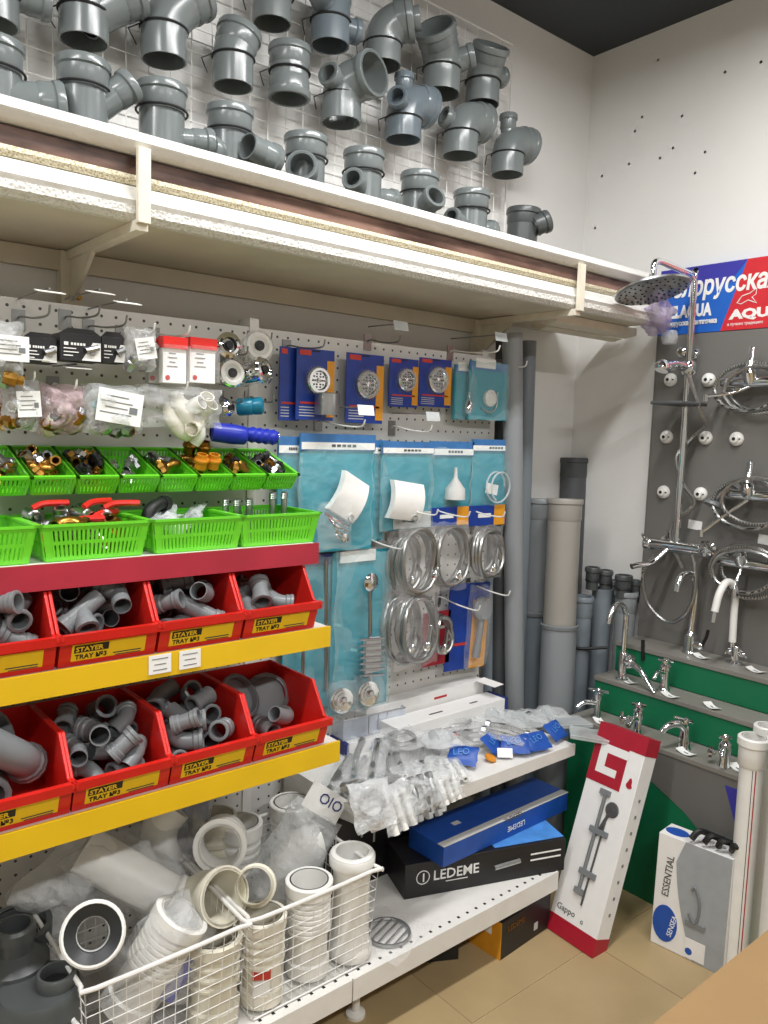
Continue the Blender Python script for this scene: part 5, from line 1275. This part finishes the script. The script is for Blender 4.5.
# steel drain grate in a clear bag on the base shelf
t = thing('drain_grate', 'round steel drain grate in clear bag on the base shelf', 'grate', onZ(388, 932, ZB+.006), rotm(0, 0, 20))
MB().tube([V((.05*math.cos(k*.262), .05*math.sin(k*.262), 0)) for k in range(24)], .004, 6, closed=True).build('ring', 'chrome_dull', t)
for k in range(5):
    y = -.034+.017*k; hw = math.sqrt(.05**2-y*y); MB().tube([(-hw, y, 0), (hw, y, 0)], .0028, 5).build('bar', 'chrome_dull', t)
MB().pillow(.17, .15, .012, 8, 8, .4, Matrix.Rotation(R(90), 4, 'X'), 99).build('pouch', 'film', t)
#PART8
# ------------------------------------------------------------------ faucet display on the right wall
YL, YR = -.325, -1.7
t = thing('display_board', 'grey wall panel carrying the shower set and wall mixers', 'board', (-.01, -1.0, .655))
MB().bb(-.02, -.001, YR, YL, .56, 1.63).build('board', 'panel', t, world=True)
MB().bb(-.0225, -.02, YL-.004, YL, .66, 1.63).build('edge_strip', 'panel', t, world=True)
# banner
t = thing('banner_sign', 'blue and red shop banner above the grey panel', 'sign', (-.01, -1.0, 1.631))
MB().bb(-.022, -.001, YR, YL, 1.631, 1.832).build('board', 'sign_blue', t, world=True)
XP = -.0225
def py_(px, py): p = onX(px, py, XP); return p.y, p.z
def poly_x(name, pts, m, parent, x0=-.0228, x1=-.022):
    n = len(pts)
    vs_ = [V((x0, y, z)) for y, z in pts]+[V((x1, y, z)) for y, z in pts]
    return MB().add(vs_, [tuple(range(n)), tuple(reversed(range(n, 2*n)))]+[(i, n+i, n+(i+1) % n, (i+1) % n) for i in range(n)]).build(name, m, parent, world=True)
yA, zA = py_(748, 261); yB, zB = py_(720, 332)
poly_x('red_field', [(yA, 1.832), (YR, 1.832), (YR, 1.631), (yB, 1.631)], 'sign_red', t)
poly_x('navy_field', [(YL, 1.832), (yA+.001, 1.832), (yA+.05, 1.77), (YL, 1.765)], 'sign_navy', t)
def sign_text(s, px, py, size, m='paper', sx=1., shear=0., bold=0., align='LEFT'):
    p = onX(px, py, -.0235); l = WM(t).inverted() @ V((-.0235, p.y, p.z))
    return text(t, s, m, l, size, ROT_X, sx=sx, shear=shear, bold=bold, align=align, ext=.0005)
sign_text('елорусская', 672, 298, .076, sx=.76, shear=.12, bold=.0022)
sign_text('BELAQUA', 664, 319, .05, sx=.70, bold=.0024)
sign_text('белорусская сантехника', 664, 327, .020, sx=.72, bold=.0009)
sign_text('AQUATEK', 730, 319, .036, sx=1.45, bold=.002)
sign_text('в лучших традициях', 727, 326, .012, sx=.9)
pts = [(737, 303), (742, 296), (750, 293), (757, 288), (756, 294), (752, 297), (757, 303), (748, 300), (741, 304)]
pp = [onX(a, b_, -.0235) for a, b_ in pts]
MB().tube([V((-.0236, p.y, p.z)) for p in pp], .0016, 5, closed=True).build('fish_emblem', 'paper', t, world=True)

# stepped stand
ST = thing('display_stand', 'stepped grey stand with green risers for small faucets', 'stand', (-.2, -1.0, 0))
for (x0, x1, z) in ((-.15, -.021, .655), (-.255, -.15, .56), (-.375, -.255, .455)):
    MB().bb(x0, x1, YR, YL-.002, z-.014, z).build('tread', 'tread', ST, world=True, bevel=.0015)
MB().bb(-.146, -.138, YR, YL-.004, .56, .641).build('riser', 'riser', ST, world=True)
MB().bb(-.251, -.243, YR, YL-.004, .455, .546).build('riser', 'riser', ST, world=True)
MB().bb(-.371, -.363, YR, YL-.004, 0.0, .441).build('front_panel', 'riser', ST, world=True)
MB().prism([(-.363, 0.), (-.022, 0.), (-.022, .641), (-.138, .641), (-.138, .546), (-.243, .546), (-.243, .441), (-.363, .441)], YL-.016, YL-.004, Matrix(((1, 0, 0, 0), (0, 0, 1, 0), (0, 1, 0, 0), (0, 0, 0, 1)))).build('side_panel', 'riser', ST, world=True)
XF = -.3715
def px_front(l): return [(onX(a, b_, XF).y, onX(a, b_, XF).z) for a, b_ in l]
arc = px_front([(612, 735), (650, 780), (668, 797), (685, 813), (700, 832), (712, 852), (722, 872)])
poly_x('grey_swoosh', [(arc[0][0], .441)]+[(YR, .441), (YR, .12)]+arc[::-1], 'panel', ST, -.3722, -.371)
poly_x('violet_wedge', px_front([(725, 785), (748, 793), (748, 835), (742, 850)]), 'sign_navy', ST, -.3728, -.3722)

# faucets -----------------------------------------------------------
def price_card(i, px, py, X, z, lab):
    p = onZ(px, py, z+.002)
    if z > .6: p = onX(px, py+4, -.10)
    t = thing('price_card', lab, 'price tag', (p.x, p.y, z+.0015), rotm(0, -3, 62+8*(i % 3)))
    mb = MB(); n = 5; vs_ = []; fs = []
    for k in range(n+1):
        u = k/n-.5
        for w_ in (-.5, .5): vs_ += [V((u*.05, w_*.026, .006*(2*u)**2)), V((u*.05, w_*.026, .006*(2*u)**2+.0008))]
    for k in range(n): a = 4*k; fs += [(a, a+2, a+6, a+4), (a+1, a+5, a+7, a+3), (a, a+4, a+5, a+1), (a+2, a+3, a+7, a+6)]
    mb.add(vs_, fs+[(0, 1, 3, 2), (4*n, 4*n+2, 4*n+3, 4*n+1)]).build('card', 'paper', t)
    MB().box((0, 0, .0012), (.025, .004, .0006)).build('print', 'print', t)
for i, (px, py, X, z, lab) in enumerate([(600, 722, -.32, .455, 'white price card at the foot of the cross-handle tap'), (642, 739, -.32, .455, 'white price card at the foot of the two-handle tap'), (686, 753, -.32, .455, 'white price card before the lever tap'),
        (738, 769, -.32, .455, 'white price card beside the smallest tap'), (629, 682, -.2, .56, 'white price card under the tall swan-neck mixer'), (670, 696, -.2, .56, 'white price card under the short column tap'),
        (712, 707, -.2, .56, 'curled white price card alone on the middle step'), (701, 655, -.09, .655, 'white price card beside the thick gooseneck faucet'), (757, 652, -.09, .655, 'white price card leaning by the white-necked faucet')]):
    price_card(i, px, py, X, z, lab)
def base_at(px, py, z): p = onZ(px, py, z); return V((p.x, p.y, z))
def lath(t, name, prof, p=(0, 0, 0), d=(0, 0, 1), m='chrome', n=18, caps=True): return MB().lathe(prof, TR(V(p), frame(V(d))), n, caps=caps).build(name, m, t)
def tb_(t, name, pts, r, m='chrome', n=10, sm=5):
    P = smooth_path(pts, sm); 
    if isinstance(r, tuple): r = [r[0]+(r[1]-r[0])*i/(len(P)-1) for i in range(len(P))]
    return MB().tube(P, r, n).build(name, m, t)
def cross_handle(t, p, d, s=.018, m='chrome'):
    h = lath(t, 'handle', [(.006, 0), (.009, .006), (.009, .016), (.005, .02)], p, d, m, 12)
    F = frame(V(d)); c = V(p)+V(d).normalized()*.012
    for k in range(4):
        e = F @ V((math.cos(k*math.pi/2+.4)*s, math.sin(k*math.pi/2+.4)*s, 0)); MB().tube([c, c+e], .0042, 8).build('handle_arm', m, h)
# middle step: tall swan neck with long side lever
b0 = base_at(622, 680, .56)
t = thing('kitchen_faucet', 'tall chrome swan-neck mixer with long drooping lever on the middle step', 'faucet', b0)
lath(t, 'body', [(.020, 0), (.020, .004), (.014, .008), (.014, .085), (.011, .09)])
tb_(t, 'spout', [(0, 0, .085), (0, 0, .16), (0, 0, .205), (-.025, .0, .238), (-.06, .0, .240), (-.085, 0, .215), (-.092, 0, .19)], .0085)
lath(t, 'lever_hub', [(.012, -.012), (.02, -.008), (.022, .006), (.016, .018), (.004, .022)], (-.004, -.022, .065), (-.1, -1, .0))
tb_(t, 'lever', [(-.01, -.035, .065), (-.02, -.075, .05), (-.03, -.13, .0)], (.010, .006))
# short column tap
b0 = base_at(664, 690, .56)
t = thing('basin_tap', 'short chrome column tap with cross handle on the middle step', 'faucet', b0)
lath(t, 'body', [(.018, 0), (.016, .006), (.013, .01), (.013, .06), (.017, .064), (.017, .074), (.01, .08)])
cross_handle(t, (0, 0, .078), (0, 0, 1), .022)
tb_(t, 'spout', [(0, 0, .05), (-.04, .0, .06), (-.06, 0, .045)], .007)
tag(MB().tube([onX(643, 640, -.15), onX(643, 660, -.15)], .006, 8).build('black_lever', 'black'), 'black plastic lever standing behind the swan-neck mixer', 'lever')
# top step
p = onX(690, 645, -.08); b0 = V((-.08, p.y, .655))
t = thing('kitchen_faucet', 'thick chrome gooseneck faucet with side lever on the top step', 'faucet', b0)
lath(t, 'body', [(.020, 0), (.022, .004), (.018, .01), (.018, .055), (.012, .065), (.01, .07)])
tb_(t, 'spout', [(0, 0, .06), (.0, -.004, .15), (0, -.004, .21), (-.02, -.002, .245), (-.06, .002, .25), (-.085, .004, .23), (-.095, .005, .20)], .0105)
lath(t, 'lever_hub', [(.010, 0), (.014, .004), (.014, .022), (.008, .028)], (-.0, -.016, .03), (-.1, -1, .1))
tb_(t, 'lever', [(-.004, -.04, .035), (-.006, -.052, .06), (-.008, -.058, .085)], .005, 'black')
p = onX(735, 660, -.08); b0 = V((-.08, p.y, .655))
t = thing('kitchen_faucet', 'faucet with white flexible neck and chrome cross handles', 'faucet', b0)
lath(t, 'body', [(.018, 0), (.018, .006), (.012, .012), (.012, .05), (.008, .056)])
tb_(t, 'neck', [(0, .012, .065), (0, .014, .15), (0, .014, .20), (-.02, .016, .238), (-.055, .018, .245), (-.085, .02, .215), (-.10, .022, .165)], .0105, 'white_plastic')
tb_(t, 'neck_ferrule', [(0, .008, .03), (0, .012, .07)], .008)
tb_(t, 'nozzle', [(-.10, .022, .165), (-.104, .023, .135)], .0085)
for s_ in (-1, 1): cross_handle(t, (0, s_*.012, .03), (0, s_, .7), .014)
# lowest step
b0 = base_at(597, 719, .455)
t = thing('basin_tap', 'chrome tap with big cross handle at the end of the lowest step', 'faucet', b0)
lath(t, 'body', [(.014, 0), (.012, .006), (.010, .01), (.010, .06), (.014, .064), (.014, .078)])
cross_handle(t, (0, 0, .076), (0, 0, 1), .03); cross_handle(t, (0, -.0, .055), (-.3, .9, .1), .018)
tb_(t, 'spout', [(0, 0, .05), (-.04, .02, .055), (-.065, .03, .04)], .0075)
b0 = base_at(637, 736, .455)
t = thing('basin_mixer', 'chrome two-handle mixer with low spout on the lowest step', 'faucet', b0)
lath(t, 'body', [(.016, 0), (.014, .006), (.011, .01), (.011, .05), (.014, .055), (.014, .08), (.009, .085)])
cross_handle(t, (0, .0, .08), (0, 0, 1), .02); cross_handle(t, (-.012, .03, .045), (-.5, .8, -.05), .018)
tb_(t, 'valve_arm', [(0, 0, .045), (-.008, .03, .046)], .008); tb_(t, 'spout', [(0, 0, .05), (-.035, -.004, .058), (-.06, -.006, .044)], .008)
b0 = base_at(684, 748, .455)
t = thing('basin_tap', 'chrome lever tap with flat arched spout on the lowest step', 'faucet', b0)
lath(t, 'body', [(.020, 0), (.017, .006), (.015, .02), (.013, .06), (.010, .066)])
tb_(t, 'spout', [(0, 0, .055), (-.025, .01, .072), (-.055, .022, .068), (-.07, .03, .052)], (.012, .008))
cross_handle(t, (0, 0, .066), (.1, 0, 1), .018); tb_(t, 'lever', [(0, 0, .08), (-.03, .02, .09)], .004)
b0 = base_at(724, 766, .455)
t = thing('basin_tap', 'small squat chrome tap beside the white pipe', 'faucet', b0)
lath(t, 'body', [(.018, 0), (.016, .008), (.014, .03), (.018, .05), (.017, .062), (.008, .07)])
cross_handle(t, (0, 0, .066), (-.1, .1, 1), .016); cross_handle(t, (-.01, .02, .03), (-.4, 1, .1), .014)
tb_(t, 'spout', [(0, 0, .05), (-.03, -.01, .055), (-.042, -.014, .04)], .008)
# escutcheons on the panel
for i, (px, py) in enumerate(((671, 380), (709, 380), (667, 437), (706, 438), (737, 439), (664, 492), (701, 494))):
    p = onX(px, py, -.021)
    t = thing('wall_rose', ['white mounting rose half hidden by the shower rail slider', 'white mounting rose above the mixer spout', 'white mounting rose beside the rail hose', 'white mounting rose in the middle of the panel',
                            'white mounting rose below the topmost wall mixer', 'white mounting rose by the lower rail hose', 'white mounting rose behind the pale hand shower'][i], 'wall rose', p, frame(V((-1, 0, 0))))
    lath(t, 'disc', [(.021, 0), (.021, .006), (.017, .012), (.012, .014), (.012, .02), (.008, .022)], m='white_plastic', n=22)
    lath(t, 'bore', [(.0055, .0218), (.005, .0226)], m='black', n=12)
    lath(t, 'screw', [(.0025, .012), (.002, .016)], (.014, 0, 0), m='black', n=8)
# wall mixers with coiled hoses
def wall_mixer(label, px, py, spout_px, loops, seed, hand=None, lever=True):
    p = onX(px, py, -.02)
    t = thing('wall_mixer', label, 'faucet', p)
    for s_ in (-1, 1): lath(t, 'wall_flange', [(.024, 0), (.022, .008), (.012, .014), (.012, .04)], (0, s_*.07, 0), (-1, 0, 0))
    tb_(t, 'body', [(-.045, .085, 0), (-.048, .03, 0), (-.048, -.03, 0), (-.045, -.085, 0)], .016)
    lath(t, 'cartridge', [(.018, 0), (.02, .01), (.02, .035), (.012, .042)], (-.05, 0, .0), (-.5, 0, 1))
    if lever: tb_(t, 'lever', [(-.065, 0, .035), (-.06, 0, .06), (-.055, 0, .095)], (.013, .010)); 
    sp = onX(*spout_px, -.10)-p
    tb_(t, 'spout', [(-.05, .0, -.012), V((-.07, sp.y*.4, -.02+sp.z*.3)), V((-.085, sp.y*.95, sp.z))], .0055)
    lath(t, 'aerator', [(.008, -.004), (.0085, .016), (.006, .018)], V((-.085, sp.y, sp.z)), (0, 0, -1))
    rd = random.Random(seed); pts = []
    for k in range(int(loops*16)):
        a = 6.283*k/16+1.2; e = 1+.10*math.sin(k*.3+seed)
        pts.append(V((-.03-.025*math.sin(k*.17)-.02, .10*e*math.cos(a)-.01*(k/16), .068*e*math.sin(a)-.02)))
    MB().tube(pts, .0058, 8).build('hose', 'braid', t)
    if hand:
        h = onX(*hand, -.07)-p
        tb_(t, 'hand_shower', [V((-.055, .06, .015)), V((-.06, h.y*.6+.02, h.z*.5+.012)), V((-.05, h.y, h.z+.006))], (.008, .011), 'chrome_dull')
        lath(t, 'shower_face', [(.012, -.01), (.026, 0), (.027, .008), (.02, .012)], V((-.055, h.y, h.z)), (-.4, .2, -1), 'film_thick' if False else 'pvc_small')
    return t
wall_mixer('chrome wall mixer with upright lever, topmost on the panel', 759, 383, (707, 396), 3.2, 3)
wall_mixer('chrome wall mixer with pale hand shower, in the middle of the panel', 757, 495, (702, 531), 3.2, 5, hand=(714, 503))
wall_mixer('chrome wall mixer lowest on the panel, wrapped in hoses', 750, 562, (735, 590), 4.0, 8, lever=False)
for i, (px, py) in enumerate(((695, 525), (766, 540))):
    p = onX(px, py, -.0215); tag(MB().box(p, (.0015, .045, .028), rotm(4, 0, 0)).build('price_label', 'paper'), ['white price label stuck on the panel beside the shower mixer', 'white price label stuck between the two lower wall mixers'][i], 'price tag')
# shower column
ra, rb_ = onX(690, 275, -.095), onX(681, 545, -.095)
yr = (ra.y+rb_.y)/2
t = thing('shower_column', 'chrome shower column with round overhead rose and sliding holder', 'shower', (-.095, yr, rb_.z))
hd = onX(648, 262, -.095)
Xh = -.095-.215
top = ra.z-.012
MB().tube(smooth_path([(-.095, yr, rb_.z), (-.095, yr, top-.04), (-.098, yr, top-.012), (-.115, yr, top+.005), (-.15, yr, top+.01), (Xh+.05, yr+.004, top+.02), (Xh+.015, yr+.005, top+.018), (Xh, yr+.005, top+.0), (Xh, yr+.005, top-.045)], 5), .0095, 12).build('rail', 'chrome', t, world=True)
hc = V((Xh, yr+.005, top-.06))
Mh = TR(hc, frame(V((-.03, -.26, -1)))) @ Matrix.Scale(.92, 4)
MB().lathe([(.012, -.022), (.014, -.012), (.09, -.006), (.112, 0), (.112, .006), (.105, .010), (.0005, .010)], Mh, 36).build('overhead_rose', 'chrome_dull', t, world=True)
mb = MB()
for q, nn in ((.03, 8), (.055, 14), (.08, 20), (.098, 24)):
    for k in range(nn):
        c = Mh @ V((q*math.cos(6.283*k/nn), q*math.sin(6.283*k/nn), .0105)); mb.box(c, (.004, .004, .003))
mb.build('nozzles', 'rubber', t, world=True)['kind'] = 'stuff'
def rp(px, py, X): return onX(px, py, X)
p = rp(694, 354, -.02); MB().lathe([(.02, 0), (.018, .008), (.012, .014), (.012, .07), (.015, .074), (.008, .08)], TR(p, frame(V((-1, 0, 0)))), 18, caps=True).build('wall_bracket', 'chrome', t, world=True)
z = rp(685, 368, -.1).z
MB().lathe([(.016, -.02), (.02, -.014), (.02, .014), (.016, .02)], TR((-.095, yr, z)), 16, caps=True).build('slider', 'chrome', t, world=True)
MB().tube(smooth_path([(-.10, yr+.0, z), (-.14, yr+.015, z+.006), (-.19, yr+.02, z-.002)], 4), .014, 12).build('holder_arm', 'chrome', t, world=True)
MB().lathe([(.01, -.02), (.024, -.004), (.026, .006), (.02, .012)], TR((-.20, yr+.022, z-.004), frame(V((-.4, .1, -1)))), 18, caps=True).build('hand_shower', 'chrome', t, world=True)
z2 = rp(684, 404, -.1).z
MB().bb(-.21, -.06, yr-.05, yr+.05, z2-.006, z2+.004).build('soap_shelf', 'pipe_dark', t, world=True, bevel=.003)
h1 = [(-.13, yr-.02, z-.02), (-.10, yr-.05, z2-.02), (-.07, yr-.055, z2-.06), (-.06, yr-.01, z2-.10), (-.09, yr+.022, z2-.16), (-.08, yr+.0, z2-.24), (-.06, yr-.032, z2-.30), (-.085, yr+.02, z2-.36), (-.09, yr+.022, z2-.42), (-.07, yr-.015, z2-.50)]
MB().tube(smooth_path([V(q) for q in h1], 5), .0062, 8).build('hose', 'braid', t, world=True)
zm = rp(680, 548, -.1).z
MB().tube([(-.095, yr+.08, zm), (-.095, yr-.08, zm)], .018, 14).build('mixer_body', 'chrome', t, world=True)
for s_ in (-1, 1):
    MB().lathe([(.026, 0), (.024, .008), (.012, .014), (.012, .07)], TR((-.021, yr+s_*.07, zm), frame(V((-1, 0, 0)))), 16, caps=True).build('wall_flange', 'chrome', t, world=True)
    k = MB().lathe([(.016, 0), (.02, .006), (.02, .024), (.012, .03)], TR((-.095, yr+s_*.08, zm), frame(V((0, s_, 0)))), 14, caps=True).build('tap_handle', 'chrome', t, world=True)
    MB().tube([(-.095, yr+s_*.095, zm), (-.125, yr+s_*.10, zm+.03)], .005, 8).build('handle_lever', 'chrome', k, world=True)
MB().tube(smooth_path([(-.11, yr+.02, zm-.01), (-.16, yr+.04, zm-.05), (-.20, yr+.06, zm-.055), (-.22, yr+.07, zm-.06)], 4), .009, 10).build('spout', 'chrome', t, world=True)
MB().tube(smooth_path([(-.095, yr-.0, zm+.02), (-.10, yr-.05, zm-.0), (-.10, yr-.075, zm-.09), (-.10, yr-.06, zm-.18), (-.10, yr-.0, zm-.235), (-.11, yr+.07, zm-.19), (-.12, yr+.09, zm-.10), (-.11, yr+.06, zm-.03)], 6), .0058, 8).build('lower_hose', 'braid', t, world=True)
# lilac film hanging at the shelf end
t = thing('lilac_wrap', 'bunch of lilac plastic wrap hanging at the shelf end', 'wrap', onY(650, 325, -.39))
MB().pillow(.10, .11, .07, 9, 9, .5, TR((.04, 0, .03), Matrix.Rotation(R(60), 3, 'Z')), 201).build('wrap', 'lilac', t)
MB().lathe([(.02, -.02), (.026, 0), (.02, .02)], TR((.08, -.02, -.03)), 14, caps=True).build('clear_roll', 'film_thick', t)
# white pipes at the aisle end of the stand
def white_pipe(label, px, py, X, r, ztop, stripe):
    p = onX(px, py, X); b0 = V((p.x, p.y, 0))
    t = thing('plastic_pipe', label, 'pipe', b0)
    MB().pipe([(0, 0, 0), (0, 0, ztop*.5), (0, 0, ztop)], r, .004, 24).build('body', 'white_plastic', t)
    MB().lathe([(r, -.075), (r+.005, -.068), (r+.005, -.025), (r+.009, -.02), (r+.009, -.003), (r+.006, 0), (r-.002, 0), (r-.002, -.07)], TR((0, 0, ztop)), 24, loop=True).build('socket', 'white_plastic', t)
    if stripe:
        a = math.atan2(CAM.y-b0.y, CAM.x-b0.x)
        for da, w_ in ((.35, .0025), (.1, .0015)):
            MB().box((math.cos(a+da)*r, math.sin(a+da)*r, ztop*.45), (.0012, w_, ztop*.85), Matrix.Rotation(a+da, 3, 'Z')).build('stripe', 'print_red' if da > .2 else 'print', t)
    return b0
XW = -.455
white_pipe('white socketed pipe with red stripe in front of the stand', 745, 850, XW, .028, onX(753, 736, XW).z, True)
white_pipe('white socketed pipe standing behind the striped one', 757, 850, XW+.05, .022, onX(757, 722, XW+.05).z, False)
white_pipe('tall white pipe at the aisle end of the stand', 783, 850, XW-.02, .036, 1.23, False)
